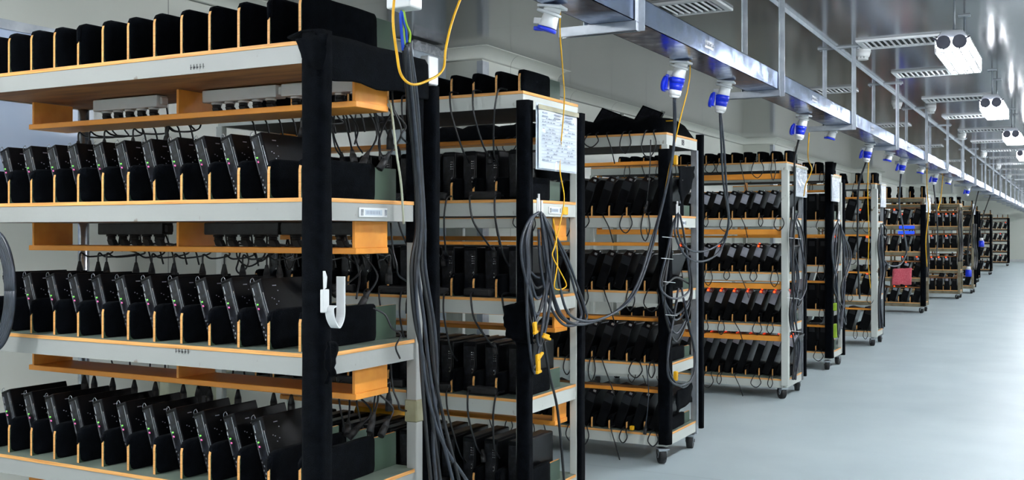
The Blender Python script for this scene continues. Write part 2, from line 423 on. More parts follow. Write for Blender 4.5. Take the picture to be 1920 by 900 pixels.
def make_hanger():
    r = empty('tray_hanger')
    m = MB(); xa, xb = -1.98, -1.62
    # open channel under the tray
    m.box(xa, xb, -0.022, 0.022, TZ - 0.004, TZ - 0.001); m.box(xa, xb, -0.022, -0.019, TZ - 0.042, TZ - 0.004); m.box(xa, xb, 0.019, 0.022, TZ - 0.042, TZ - 0.004)
    m.box(xa, xb, -0.022, -0.012, TZ - 0.042, TZ - 0.039); m.box(xa, xb, 0.012, 0.022, TZ - 0.042, TZ - 0.039)
    m.build('cross_channel', 'galv_dull', r)
    for x in (TX0 - 0.033, TX1 + 0.003):
        p = MB(); p.box(x, x + 0.003, -0.02, 0.02, TZ - 0.04, CEIL - 0.0); p.box(x, x + 0.03, 0.017, 0.02, TZ - 0.04, CEIL)
        p.build('upright', 'galv_dull', r)
    t = MB(); t.box(TX0 - 0.07, TX1 + 0.07, -0.03, 0.03, CEIL - 0.012, CEIL)
    for x in (TX0 - 0.05, TX1 + 0.05): t.cyl((x, 0, CEIL - 0.025), (x, 0, CEIL - 0.01), 0.01, 6)
    t.build('ceiling_plate', 'galv_dull', r)
    return r
hg = make_hanger()
for i, y in enumerate(HY):
    if y > FY - 1: break
    o = hg if i == 0 else copy_tree(hg); o.location = (0, y, 0)
    tag(o, 'galvanised hanger frame holding the cable tray, %s along the tray' % ORD[i], 'tray hanger', 'hangers of the cable tray')
m = MB(); m.box(-1.45, -1.447, 5.0, 45, CEIL - 0.032, CEIL - 0.0); m.box(-1.47, -1.45, 5.0, 45, CEIL - 0.003, CEIL - 0.0)
m.xform(Matrix.Translation((-0.3, 0, 0)))
tag(m.build('ceiling_angle_strip', 'foil'), 'long thin galvanised angle strip fixed along the ceiling above the cable tray', 'metal strip')

# ------------------------------------------------------------------ industrial sockets and plugs under the tray
def make_socket(with_plug, flap_open=True):
    r = empty('industrial_socket')
    b = MB()
    b.box(-0.05, 0.05, -0.04, 0.04, -0.012, 0.0)
    b.cyl((0, 0, -0.012), (0, 0, -0.03), 0.036, 20, r1=0.033); b.cyl((0, 0, -0.03), (-0.01, 0, -0.085), 0.031, 20, r1=0.036)
    b.cyl((-0.01, 0, -0.025), (-0.012, 0, -0.035), 0.05, 20); b.box(-0.07, -0.03, -0.008, 0.008, -0.075, -0.05)
    b.build('socket_body', 'white_plastic', r, bevel=0.002)
    f = MB()
    if with_plug: f.cyl((-0.066, 0, -0.118), (-0.084, 0, -0.115), 0.043, 20); f.box(-0.072, -0.056, -0.02, 0.02, -0.15, -0.07)
    else: f.cyl((-0.011, 0, -0.087), (-0.014, 0, -0.101), 0.039, 20); f.box(-0.065, -0.02, -0.01, 0.01, -0.1, -0.085)
    f.build('flap_cover', 'blue_plastic', r, bevel=0.002)
    return r
def make_plug():
    r = empty('industrial_plug')
    b = MB(); b.cyl((-0.012, 0, -0.086), (-0.014, 0, -0.115), 0.041, 24, r1=0.038); b.cyl((-0.014, 0, -0.115), (-0.017, 0, -0.15), 0.038, 24, r1=0.031)
    b.build('plug_body', 'blue_plastic', r)
    c = MB(); c.cyl((-0.017, 0, -0.15), (-0.019, 0, -0.178), 0.034, 16, r1=0.032); c.cyl((-0.019, 0, -0.178), (-0.02, 0, -0.19), 0.03, 16, r1=0.022)
    c.build('gland_nut', 'white_plastic', r)
    return r
sp = make_socket(True); se = make_socket(False); ip = make_plug()
SK = [(5.2, 1, 'nearest, with a yellow cord'), (6.0, 1, 'second in line'), (8.0, 1, 'third in line'),
      (10.9, 1, 'fourth in line'), (13.3, 1, 'fifth in line'), (16.6, 1, 'sixth in line'), (22.0, 1, 'seventh in line')]
SOCK = []
fi = True
for i, (y, pl, t) in enumerate(SK):
    o = sp if i == 0 else copy_tree(sp); o.location = (-1.80, y, TZ - 0.004); o.rotation_euler = (0, R(6), R([0, 8, -6, 5, 10, 0, 5][i]))
    tag(o, 'white and blue industrial socket under the tray, %s' % t, 'socket', 'industrial sockets under the tray')
    q = ip if i == 0 else copy_tree(ip); q.location = o.location; q.rotation_euler = o.rotation_euler
    tag(q, 'blue plug with white collar in the tray socket, %s' % t, 'plug', 'industrial plugs under the tray')
    SOCK.append(Vector((-1.80, y, TZ)) + Vector((-0.04, 0, -0.19)))
ES = [(3.68, 'nearest and alone, left of the first hanger'), (9.1, 'behind the third plugged one'), (12.2, 'between the fourth and fifth plugs'), (15.0, 'far down past the fifth plug'), (18.5, 'farthest of the empty ones')]
for i, (y, t) in enumerate(ES):
    o = se if i == 0 else copy_tree(se); o.location = (-1.80 if i == 0 else -1.9, y, TZ - (0.004 if i == 0 else 0.046)); o.rotation_euler = (0, R(8), R(5))
    if i: o.location = (-1.80, y, TZ - 0.004)
    tag(o, 'empty white industrial socket with closed blue flap, %s' % t, 'socket', 'empty sockets under the tray')

# ------------------------------------------------------------------ racks
LEV = [2.08, 1.59, 1.11, 0.64, 0.19]
def nz(x, y, z, s): return math.sin(x * s + 1.3) * math.sin(y * s * 1.1 + 0.4) * math.sin(z * s * 0.9 + 2.1)
def rounded(y0, y1, z0, z1, r, n=5, rb=None):
    out = []; rb = r if rb is None else rb
    for cy, cz, a0, rr in ((y1 - rb, z0 + rb, -90, rb), (y1 - r, z1 - r, 0, r), (y0 + r, z1 - r, 90, r), (y0 + rb, z0 + rb, 180, rb)):
        for k in range(n + 1):
            a = R(a0 + 90 * k / n); out.append((cy + rr * math.cos(a), cz + rr * math.sin(a)))
    return out
MC = {}
def divider_mesh(h, dep, t=0.011):
    k = ('div', h, dep)
    if k not in MC:
        r_ = min(0.03, h * 0.3); hh = h - 0.004
        poly = [(0, 0), (0, hh - r_)] + [(r_ - r_ * math.cos(R(a)), hh - r_ + r_ * math.sin(R(a))) for a in (30, 60, 90)] + [(dep, hh), (dep, 0)]
        m = MB(); m.prism(poly, 0, -t / 2, t / 2, 1); m.m[0] = 0; m.m[1] = 0
        MC[k] = m.mesh('divider', ['green', 'ply_edge'])
    return MC[k]
def felt_mesh(h, dep, var, t=0.011, th=0.008):
    """folded felt over a divider board: rounded corners, soft bulge, a slot left open at the front edge"""
    k = ('felt', h, dep, var, th)
    if k in MC: return MC[k]
    rnd = random.Random(var * 31 + int(h * 1000))
    y1 = dep * rnd.uniform(0.72, 0.8); z1 = h + 0.006; cov = rnd.choice([0.0, 0.0, 0.0, 0.3, 0.45]) if var else 0
    m = MB(); NY, NZ = 10, 20
    for s in (-1, 1):
        front, back = [], []
        for j in range(NZ + 1):
            fz = j / NZ; z = fz * z1 + 0.001
            edge = 0.0
            if fz > 0.8: edge = 0.03 * (1 - math.sqrt(max(0, 1 - ((fz - 0.8) / 0.2) ** 2)))
            if fz < 0.22: edge = 0.02 * (1 - math.sqrt(max(0, 1 - ((0.22 - fz) / 0.22) ** 2)))
            y0 = 0.003 + edge + rnd.uniform(-0.001, 0.002)
            for i in range(NY + 1):
                fy = i / NY; y = y0 + (y1 - edge * 0.5 - y0) * fy
                e = min(1, min(fy, 1 - fy) * 8, )
                bul = th * (0.35 + 0.65 * e) * (0.8 + 0.45 * nz(y + var, z, s, 26 + var)) * (1.25 if fz < 0.3 else 1)
                back.append((s * (t / 2 + 0.0005), y, z)); front.append((s * (t / 2 + max(0.002, bul)), y, z))
        W = NY + 1; N = len(front); fs = []
        for j in range(NZ):
            for i in range(NY):
                a = j * W + i; fs.append((a, a + 1, a + 1 + W, a + W)); fs.append((N + a, N + a + W, N + a + 1 + W, N + a + 1))
        for i in range(NY):
            fs.append((i, N + i, N + i + 1, i + 1)); a = NZ * W + i; fs.append((a, a + 1, N + a + 1, N + a))
        for j in range(NZ):
            a = j * W; fs.append((a, a + W, N + a + W, N + a)); a = j * W + NY; fs.append((a, N + a, N + a + W, a + W))
        m.add(front + back, fs, 0, True)
    # the fold over the top edge, following the rounded front corner
    W = NY + 1; N = (NY + 1) * (NZ + 1); A = 0; B = 2 * N
    def br(p, q):   # outer rim vertices of both sides
        m.f.append((A + p, A + q, B + q, B + p)); m.m.append(0); m.smooth.append(True)
    for j in range(NZ):
        if (j + 0.5) / NZ > 0.78: br(j * W, (j + 1) * W)
    for i in range(NY): br(NZ * W + i, NZ * W + i + 1)
    br(NZ * W + NY, (NZ - 1) * W + NY)
    if cov:   # felt drawn across the front edge of the board part of the way down
        w_ = t / 2 + th * .45; zt = z1 - 0.02; zb = z1 - cov * h
        m.add([(-w_, 0.012, zt + .012), (w_, 0.012, zt + .012), (w_, 0.006, zb), (-w_ * .6, 0.006, zb - .012), (-w_ * .8, -0.001, zt - .004), (w_ * .8, -0.001, zt - .004), (w_ * .7, -0.003, zb + .006), (-w_ * .4, -0.003, zb - .006)],
              [(3, 2, 1, 0), (4, 5, 6, 7), (0, 1, 5, 4), (1, 2, 6, 5), (2, 3, 7, 6), (3, 0, 4, 7)], 0, True)
    MC[k] = m.mesh('felt_cover', ['felt'], 0.0)
    return MC[k]
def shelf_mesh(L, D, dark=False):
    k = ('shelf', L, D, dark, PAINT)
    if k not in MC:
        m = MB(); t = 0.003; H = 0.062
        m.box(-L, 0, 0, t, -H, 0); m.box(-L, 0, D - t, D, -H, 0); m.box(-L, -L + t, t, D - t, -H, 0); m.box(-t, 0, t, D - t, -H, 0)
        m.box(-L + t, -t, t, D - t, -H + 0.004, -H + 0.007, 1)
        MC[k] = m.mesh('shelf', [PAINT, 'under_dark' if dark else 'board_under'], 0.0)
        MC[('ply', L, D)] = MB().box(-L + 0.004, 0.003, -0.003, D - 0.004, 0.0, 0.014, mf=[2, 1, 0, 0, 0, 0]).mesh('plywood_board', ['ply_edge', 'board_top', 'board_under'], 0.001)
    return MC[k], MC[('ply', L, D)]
def post_mesh(h, style, w=0.04):
    k = ('post', h, style, w, PAINT)
    if k not in MC:
        m = MB()
        if style == 'tube': m.cyl((0, 0, 0.1), (0, 0, h), w / 2, 20); MC[k] = m.mesh('post', ['metal_bright'])
        elif style == 'paint': m.box(-w / 2, w / 2, -w / 2, w / 2, 0.12, h); MC[k] = m.mesh('post', [PAINT], 0.004, 2)
        elif style == 'grey': m.box(-w / 2, w / 2, -w / 2, -w / 2 + 0.004, 0.1, h); m.box(w / 2 - 0.004, w / 2, -w / 2, w / 2, 0.1, h); m.box(-w / 2, -w/2 + 0.004, -w / 2, w / 2, 0.1, h); MC[k] = m.mesh('post', ['galv_dull'])
    return MC[k]
def wrap_mesh(z0, z1, wx, wy, seed):
    rnd = random.Random(seed); n = 14; K = 20; vs = []; fs = []
    for i in range(n + 1):
        z = z0 + (z1 - z0) * i / n
        for k in range(K):
            a = 2 * math.pi * k / K
            q = 5.0; c, s_ = math.cos(a), math.sin(a)
            rr = 1 / ((abs(c) ** q + abs(s_) ** q) ** (1 / q))
            j = 1 + 0.05 * nz(a * 2, z * 3 + seed, 1, 3.1) + rnd.uniform(-0.012, 0.012)
            vs.append((c * rr * wx / 2 * j, s_ * rr * wy / 2 * j, z))
    for i in range(n):
        for k in range(K): fs.append((i * K + k, i * K + (k + 1) % K, (i + 1) * K + (k + 1) % K, (i + 1) * K + k))
    fs.append(tuple(range(K - 1, -1, -1))); fs.append(tuple(n * K + k for k in range(K)))
    return MB().add(vs, fs, 0, True).mesh('felt_wrap', ['felt'])
def make_caster(parent, x, y, ang, wm='wheel_grey'):
    c = MB(); c.box(-0.035, 0.035, -0.035, 0.035, 0.092, 0.10); c.cyl((0, 0, 0.085), (0, 0, 0.093), 0.025, 12)
    for s in (-1, 1): c.prism([(-0.02, 0.086), (0.02, 0.086), (0.034, 0.042), (0.012, 0.036)], 0, s * 0.026 - 0.002, s * 0.026 + 0.002)
    c.box(-0.028, 0.028, -0.02, 0.02, 0.082, 0.087)
    o = c.build('caster', 'galv_dull', parent, (x, y, 0)); o.rotation_euler = (0, 0, R(ang))
    w_ = MB(); w_.cyl((-0.021, 0.024, 0.052), (0.021, 0.024, 0.052), 0.052, 24); w_.cyl((-0.031, 0.024, 0.052), (0.031, 0.024, 0.052), 0.013, 10, m=1)
    w_.build('wheel', ['rubber', wm], o, bevel=0.003)
RACKS = {}
PAINT = 'paint_chip'
def make_rack(n, X0, Y0, L=1.86, D=0.6, lev=LEV, slot=0.122, first=0.035, htop=0.11, hlow=0.13, posts=None, planks=(0.26, 0.19, 0.88), nd=None, label='',
              felts=True, wraps=None, nlow=None, rot=0, plank_lv=(0, 1, 2, 3), lowfelt=True, casters=True, boards=(0.03, 0.42), top=True):
    r = empty('rack', (X0, Y0, 0)); r.rotation_euler = (0, 0, R(rot))
    tag(r, label, 'rack', 'wheeled storage racks in the row')
    H = lev[0] + 0.005
    posts = posts or {}
    pw = 0.04
    for key, (px, py) in {'fr': (-pw / 2, pw / 2), 'br': (-pw / 2, D - pw / 2), 'fl': (-L + pw / 2, pw / 2), 'bl': (-L + pw / 2, D - pw / 2)}.items():
        st, ww, wrap = posts.get(key, ('paint', 0.04, None))
        po = put('post', post_mesh(H - 0.08, st, ww), r, (px + 0.008 * (1 if 'r' in key else -1), py + (0.008 if key[0] == 'b' else -0.008), 0))
        if wrap:
            z0, z1, wx, wy, ox, oy = wrap
            put('felt_wrap', wrap_mesh(z0, z1, wx, wy, n * 7 + len(key)), po, (ox, oy, 0))
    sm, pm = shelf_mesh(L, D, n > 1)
    for li, z in enumerate(lev):
        s_ = put('shelf', sm, r, (0, 0, z - 0.014)); put('plywood_board', pm, s_)
    # hanging planks for the power strips
    off, pd, step = planks
    for li in plank_lv:
        z = lev[li] - 0.014 - 0.062
        pl = MB(); pl.box(-L + 0.05, -0.05, off, off + pd, z - (0.118 if n != 4 else 0.072), z - (0.096 if n != 4 else 0.025)).build('power_plank', 'plank' if n < 7 else 'board_under', r, bevel=0.002)  # far planks use darker wood, dim light put into the colour
        k = 0
        while True:
            x = -0.055 - k * step
            if x < -L + 0.03: break
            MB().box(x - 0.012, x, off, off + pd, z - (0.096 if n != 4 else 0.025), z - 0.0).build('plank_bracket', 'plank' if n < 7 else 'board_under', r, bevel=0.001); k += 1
    nd = nd or int((L - 0.06) / slot)
    X = []
    for i in range(nd):
        X.append(-first - i * slot)
    for li, z in enumerate(lev):
        h = htop if li == 0 else hlow
        if li == 0 and not top: continue
        cnt = nd if li == 0 else (nlow or nd)
        for i in range(cnt):
            if X[i] < -L + 0.02: break
            d_ = put('divider', divider_mesh(h, boards[1]), r, (X[i], boards[0], z + 0.0005))
            if felts and (li == 0 or lowfelt or i == 0):
                put('felt_cover', felt_mesh(h, boards[1], (i * 5 + li * 3 + n) % 7, th=0.03 if (li == 0 and 4 <= n <= 8) else 0.008), d_)
    if casters:
        for cx, cy, a in ((-0.035, 0.025, 15), (-0.035, D - 0.05, -10), (-L + 0.05, 0.05, 0), (-L + 0.05, D - 0.05, 20)): make_caster(r, cx, cy, a + n * 7 % 30)
    RACKS[n] = dict(r=r, X=X, X0=X0, Y0=Y0, lev=lev, L=L, D=D, slot=slot, b=boards)
    return r
RN = {1: 'nearest rack', 2: 'second rack', 3: 'rack with the 08 plate', 4: 'fourth rack', 5: 'black-posted fifth rack', 6: 'sixth rack', 7: 'rack with the red towel', 8: 'eighth rack',
      9: 'ninth rack', 10: 'tenth rack', 11: 'eleventh rack', 12: 'farthest rack'}
FW = lambda z0=0.13, z1=2.06, w=0.07: (z0, z1, w, w, 0, 0)
PAINT = 'paint_grey'
make_rack(1, -2.20, 2.74, lev=[2.10, 1.575, 1.055, 0.565, 0.08], slot=0.137, first=0.105, htop=0.165, hlow=0.13, D=0.6, planks=(0.27, 0.20, 0.86),
          posts={'fr': ('paint', 0.04, (0.1, 2.125, 0.088, 0.07, 0.004, -0.012)), 'br': ('paint', 0.045, (1.42, 2.09, 0.056, 0.056, 0, 0)), 'bl': ('tube', 0.05, None), 'fl': ('paint', 0.04, None)},
          boards=(0.03, 0.56), label='largest rack at the left front, black felt post, white shelf edges and orange planks', casters=False)
PAINT = 'paint_chip'
make_rack(2, -2.215, 4.22, lev=[2.105, 1.61, 1.155, 0.695, 0.24], htop=0.10, hlow=0.1, planks=(0.44, 0.14, 0.87),
          posts={'fr': ('paint', 0.04, (0.12, 2.06, 0.066, 0.06, 0.018, -0.006)), 'br': ('paint', 0.04, (0.1, 2.06, 0.056, 0.06, 0.014, 0.012))},
          label='second rack from the front, with a printed sheet hung on its right side')
make_rack(3, -2.25, 6.22, lev=[2.085, 1.565, 1.085, 0.63, 0.19], top=False, posts={'fr': ('paint', 0.04, FW(0.13, 1.98, 0.078)), 'br': ('grey', 0.04, (0.13, 2.12, 0.05, 0.05, 0.02, 0.05))}, hlow=0.075, htop=0.1,
          label='third rack with a plate reading 08 on its top right edge', planks=(0.06, 0.12, 0.87), boards=(0.03, 0.5))
make_rack(4, -2.21, 9.15, lev=[2.075, 1.585, 1.105, 0.65, 0.175], posts={'fr': ('paint', 0.06, None), 'br': ('grey', 0.04, (0.13, 2.02, 0.045, 0.05, 0.02, 0.045))}, hlow=0.075, htop=0.1,
          label='fourth rack with a wide white front post and rows of red lights', planks=(0.02, 0.10, 0.87), boards=(0.14, 0.4))
make_rack(5, -2.27, 11.3, posts={'fr': ('paint', 0.04, FW(0.13, 2.2, 0.085)), 'br': ('paint', 0.04, (0.1, 2.04, 0.05, 0.05, 0.02, 0.04))}, hlow=0.1, htop=0.12, nd=8,
          label='fifth rack, mostly hidden, with thick black felt front post', planks=(0.06, 0.10, 0.87))
make_rack(6, -2.24, 13.95, lev=[2.085, 1.60, 1.12, 0.65, 0.19], posts={'fr': ('paint', 0.075, None), 'br': ('grey', 0.04, (0.2, 2.0, 0.03, 0.04, 0.02, 0.02))}, hlow=0.09, htop=0.13, slot=0.2, nd=7,
          label='sixth rack with cream white front post beside the aisle', planks=(0.06, 0.10, 0.87))
PAINT = 'paint_dimmed'
make_rack(7, -2.38, 20.0, posts={'fr': ('paint', 0.04, FW(0.13, 1.95, 0.09)), 'br': ('paint', 0.05, None)}, hlow=0.12, htop=0.2, slot=0.2, nd=8,
          label='seventh rack, the one with a red towel hanging on it', planks=(0.06, 0.10, 0.87))
make_rack(8, -2.2, 24.6, posts={'fr': ('paint', 0.05, None), 'br': ('paint', 0.05, None)}, hlow=0.1, htop=0.14, slot=0.15, nd=10,
          label='eighth rack just behind the rack with the red towel', planks=(0.06, 0.10, 0.87))
make_rack(9, -2.12, 27.0, posts={'fr': ('paint', 0.05, None), 'br': ('paint', 0.05, FW())}, hlow=0.1, htop=0.12, slot=0.2, nd=7, label='ninth rack with a blue bottle-like plug at its end')
PAINT = 'paint_dimmed_far'
make_rack(10, -2.45, 32.8, posts={'fr': ('paint', 0.05, FW()), 'br': ('paint', 0.05, FW())}, hlow=0.1, htop=0.12, slot=0.2, nd=7, label='tenth rack, dark, far down the row')
make_rack(11, -2.5, 39.0, posts={'fr': ('paint', 0.05, FW()), 'br': ('paint', 0.05, None)}, hlow=0.1, htop=0.12, slot=0.2, nd=7, label='eleventh rack, second from the far wall')
make_rack(12, -2.5, 49.5, posts={'fr': ('paint', 0.05, FW()), 'br': ('paint', 0.05, FW())}, hlow=0.1, htop=0.12, slot=0.2, nd=7, label='last rack in the row, nearest to the far wall')

# ------------------------------------------------------------------ mining machines
SHELFN = ['top shelf', 'second shelf', 'third shelf', 'fourth shelf', 'bottom shelf']
def proto_a():
    """slim black unit, front face with small lights, wire handle, silver strips"""
    r = empty('mining_machine'); W, D, H = 0.056, 0.28, 0.234
    MB().box(0, W, 0, D, 0, H).build('case', 'device', r, bevel=0.003, seg=2)
    f = MB().box(0.005, W - 0.016, -0.004, 0, 0.02, H - 0.012).build('front_panel', 'device_front', r, bevel=0.001)
    s = MB()
    s.box(0.012, 0.016, -0.0065, -0.004, H - 0.05, H - 0.022); s.box(0.008, 0.012, -0.0065, -0.004, H - 0.072, H - 0.058)
    for q in range(5): s.box(0.010 + 0.006 * (q % 2), 0.015 + 0.006 * (q % 2), -0.007, -0.004, H - 0.16 - 0.014 * q, H - 0.153 - 0.014 * q)
    s.box(0.008, 0.0105, -0.0065, -0.004, H - 0.145, H - 0.075)
    s.build('connector', 'metal_bright', r)
    l = MB(); l.cyl((0.017, -0.004, H - 0.085), (0.017, -0.0075, H - 0.085), 0.003, 8); l.build('green_light', 'led_green', f)
    l = MB(); l.cyl((0.017, -0.004, H - 0.103), (0.017, -0.0075, H - 0.099), 0.0027, 8); l.build('pink_light', 'led_pink', f)
    h = MB(); h.tube([(0.004, 0.002, H - 0.004), (0.006, 0.002, H + 0.008), (0.02, 0.002, H + 0.013), (0.023, 0.002, H - 0.004)], 0.0012, 5, sub=2); h.build('handle', 'metal_bright', r)
    t = MB(); t.box(W - 0.0125, W - 0.0105, -0.004, 0, 0.02, H - 0.012); t.box(W - 0.005, W - 0.0032, -0.003, 0, 0.02, H - 0.05)
    t.build('edge_strip', 'metal_bright', r)
    x = MB()
    for q, (a_, b_) in enumerate([(.05, .03), (.058, .03), (.07, .05), (.03, .075), (.04, .08), (.06, .09), (.045, .1)]):
        x.box(W, W + 0.0012, a_, a_ + (0.012 if q < 2 else 0.004), H - b_, H - b_ + 0.003)
    x.build('vent_hole', 'device_grey', r)
    return r
def proto_b():
    """upright unit with grey rounded top"""
    r = empty('mining_machine'); W, D, H = 0.075, 0.34, 0.235
    MB().box(0, W, 0, D, 0, H).build('case', 'device', r, bevel=0.008, seg=3)
    MB().prism([(0.006, H), (W - 0.006, H), (W - 0.012, H + 0.003), (0.012, H + 0.003)], 1, 0.006, D - 0.02).build('top_cover', 'device_grey2', r)
    f = MB().box(0.008, W - 0.008, -0.003, 0.001, 0.015, H - 0.02).build('front_panel', 'device_front', r, bevel=0.001)
    s = MB()
    for q in range(4): s.box(0.05, 0.056, -0.006, -0.003, H - 0.05 - 0.011 * q, H - 0.046 - 0.011 * q); s.box(0.06, 0.064, -0.006, -0.003, H - 0.05 - 0.011 * q, H - 0.046 - 0.011 * q)
    for q in (0.0, 0.018): s.box(0.052, 0.057, -0.006, -0.003, H - 0.13 - q, H - 0.124 - q)
    s.box(0.059, 0.0605, -0.006, -0.003, H - 0.145, H - 0.12)
    s.build('indicator_strip', 'metal_bright', r)
    return r
def proto_c(grey, led, H=0.245, low=0.115):
    """leaning box with a grey sloped front end and a red light"""
    r = empty('mining_machine'); W, D = 0.064, 0.33 if H < 0.3 else 0.28
    m = MB(); m.prism([(0, 0), (D, 0), (D, H), (0.045, H), (0.0, H - 0.03)], 0, -W, 0); m.build('case', 'device', r, bevel=0.003)
    f = MB(); f.prism([(-0.003, H - low), (0.002, H - low), (0.002, H - 0.031), (-0.003, H - 0.033)], 0, -W + 0.003, -0.003); f.build('end_panel', grey, r)
    s = MB(); s.add([(-W + 0.004, -0.003, H - 0.031), (-0.004, -0.003, H - 0.031), (-0.004, 0.044, H + 0.002), (-W + 0.004, 0.044, H + 0.002), (-W + 0.004, 0.001, H - 0.033), (-0.004, 0.001, H - 0.033), (-0.004, 0.046, H - 0.001), (-W + 0.004, 0.046, H - 0.001)],
                    [(0, 1, 2, 3), (7, 6, 5, 4), (0, 4, 5, 1), (1, 5, 6, 2), (2, 6, 7, 3), (3, 7, 4, 0)]); s.build('sloped_cover', 'device_front' if H < 0.27 else 'device_grey', r)
    t = MB(); t.box(-0.034, -0.014, 0.012, 0.02, H - 0.02, H - 0.006); t.tube([(-0.008, 0.03, H), (-0.008, 0.03, H + 0.014), (-0.008, 0.05, H + 0.014), (-0.008, 0.05, H)], 0.003, 5, sub=2)
    t.build('latch', 'metal_bright', r)
    if led:
        l = MB(); l.box(-0.056, -0.042, -0.001, 0.006, H - 0.028, H - 0.012); l.cyl((-0.05, 0.02, H), (-0.05, 0.02, H + 0.006), 0.007, 8); l.build('red_light', 'led_red', r)
    return r
pa = proto_a(); pb = proto_b(); pc1 = proto_c('device_grey2', False, 0.25, 0.085); pc2 = proto_c('device_grey', True); pc4 = proto_c('device_grey', True, 0.295, 0.13); pc5 = proto_c('device_grey', True, 0.385, 0.105); pc3 = proto_c('device_grey', False)
# one-piece versions for the far racks, too small to show parts
def far_unit(led, W=0.115):
    D, H = 0.3, 0.28
    m = MB(); m.box(-W, 0, 0, D, 0, H); m.box(-W + 0.02, -0.022, -0.004, 0.002, H - 0.08, H - 0.03, 1)
    if led: m.box(-W + 0.02, -W + 0.045, -0.008, 0.0, H - 0.025, H - 0.005, 2)
    return m.mesh('mining_machine', ['device', 'device_grey' if led else 'device_grey2', 'led_red'])
fu = [far_unit(True), far_unit(False)]; fun = [far_unit(True, 0.1), far_unit(False, 0.1)]
used = set()
def place(proto, n, li, i, x, rot, y, label, jit=True):
    rk = RACKS[n]
    if proto in used: o = copy_tree(proto)
    else: o = proto; used.add(proto)
    z = rk['lev'][li] + 0.001
    o.location = (rk['X0'] + x, rk['Y0'] + y + (random.uniform(-0.008, 0.008) if jit else 0), z)
    o.rotation_euler = (0, R(rot), 0)
    tag(o, label, 'mining machine', 'machines on the %s of the %s' % (SHELFN[li], RN[n]))
    return o
for li in (1, 2, 3):
    for i in range(2, 13):
        rk = RACKS[1]; h = 0.13
        lean = 19 + random.uniform(-1.2, 0.6)
        x = rk['X'][i] + 0.016 + 0.13 * math.tan(R(lean))
        place(pa, 1, li, i, x, -lean, 0.105, 'slim black machine leaning left, %s on %s of nearest rack' % (from_right(i - 2), SHELFN[li]))
for li in (1, 2, 3, 4):
    for i in range(1, 14):
        rk = RACKS[2]
        x = rk['X'][i] + 0.02 + random.uniform(0, 0.004)
        place(pb, 2, li, i, x, 0, 0.10, 'upright black machine, %s on %s of second rack' % (from_right(i - 1), SHELFN[li]))
for n, cnt in ((3, 8), (4, 9)):
    for li in (1, 2, 3, 4):
        for i in range(1, cnt + 1):
            rk = RACKS[n]; lean = 20 + random.uniform(-1, 1)
            x = rk['X'][i] + rk['slot'] - 0.016 - 0.075 * math.tan(R(lean))
            p = pc1 if n == 3 else pc3 if (li == 1 or (li == 2 and i % 3)) else (pc2 if li == 2 else pc4 if li == 3 else pc5)
            place(p, n, li, i, x, lean, rk['b'][0] + 0.03 - (0.06 if n == 3 else -0.0) * 0.3, '%s machine, %s on %s of %s' % ('leaning black' if n == 3 else 'leaning grey-fronted', from_right(i - 1), SHELFN[li], RN[n]))
random.seed(11)
for n, cnt in ((5, 4), (6, 5), (7, 6), (8, 8), (9, 4), (10, 3), (11, 3), (12, 3)):
    for li in (1, 2, 3, 4):
        for i in range(1, cnt + 1):
            rk = RACKS[n]; 
            if i >= len(rk['X']): continue
            lean = 16; led = (n in (7, 8) and random.random() < 0.6) or random.random() < 0.08
            me = (fu if rk['slot'] > 0.16 else fun)[0 if led else 1]
            x = rk['X'][i] + min(rk['slot'], 0.16) - 0.018 - 0.10 * math.tan(R(lean)) * 0.5
            wide = rk['slot'] - 0.03
            if rk['slot'] < 0.16: lean = 0; x = rk['X'][i] + 0.12
            o = put('mining_machine', me, None, (rk['X0'] + x, rk['Y0'] + 0.08, rk['lev'][li] + 0.001), (0, R(lean if rk['slot'] > 0.16 else 0), 0))
            tag(o, 'black machine, %s on %s of %s' % (from_right(i - 1), SHELFN[li], RN[n]), 'mining machine', 'machines on the %s of the %s' % (SHELFN[li], RN[n]))

# ------------------------------------------------------------------ felt cloths and lumps
def cloth(name, P4, nx, ny, amp, label, cat, th=0.006, seed=1, m_='felt', group=None, droop=0.0):
    """a creased sheet through four corners, with thickness"""
    rnd = random.Random(seed); a, b, c, d = [Vector(p) for p in P4]
    nrm = (b - a).cross(d - a).normalized(); g = []
    for j in range(ny + 1):
        for i in range(nx + 1):
            s, t = i / nx, j / ny
            p = a * (1 - s) * (1 - t) + b * s * (1 - t) + c * s * t + d * (1 - s) * t
            p = p + nrm * (amp * (math.sin(s * 9 + seed) * 0.6 + math.sin(t * 7 + s * 4 + seed * 2) * 0.4 + rnd.uniform(-.2, .2)))
            if j in (0, ny) or i in (0, nx): p += Vector((0, rnd.uniform(-1, 1) * amp, rnd.uniform(-1, 1) * amp * (1 if j == ny else .4)))
            p.z -= droop * math.sin(math.pi * s) * t
            g.append(p)
    N = len(g); W = nx + 1; vs = g + [p - nrm * th for p in g]; fs = []
    for j in range(ny):
        for i in range(nx):
            q = j * W + i; fs.append((q, q + 1, q + 1 + W, q + W)); fs.append((N + q, N + q + W, N + q + 1 + W, N + q + 1))
    rim = [i for i in range(W)] + [j * W + nx for j in range(1, ny + 1)] + [ny * W + i for i in range(nx - 1, -1, -1)] + [j * W for j in range(ny - 1, 0, -1)]
    for k in range(len(rim)):
        p, q = rim[k], rim[(k + 1) % len(rim)]; fs.append((p, q, N + q, N + p))
    o = MB().add(vs, fs, 0, True).build(name, m_)
    return tag(o, label, cat, group)
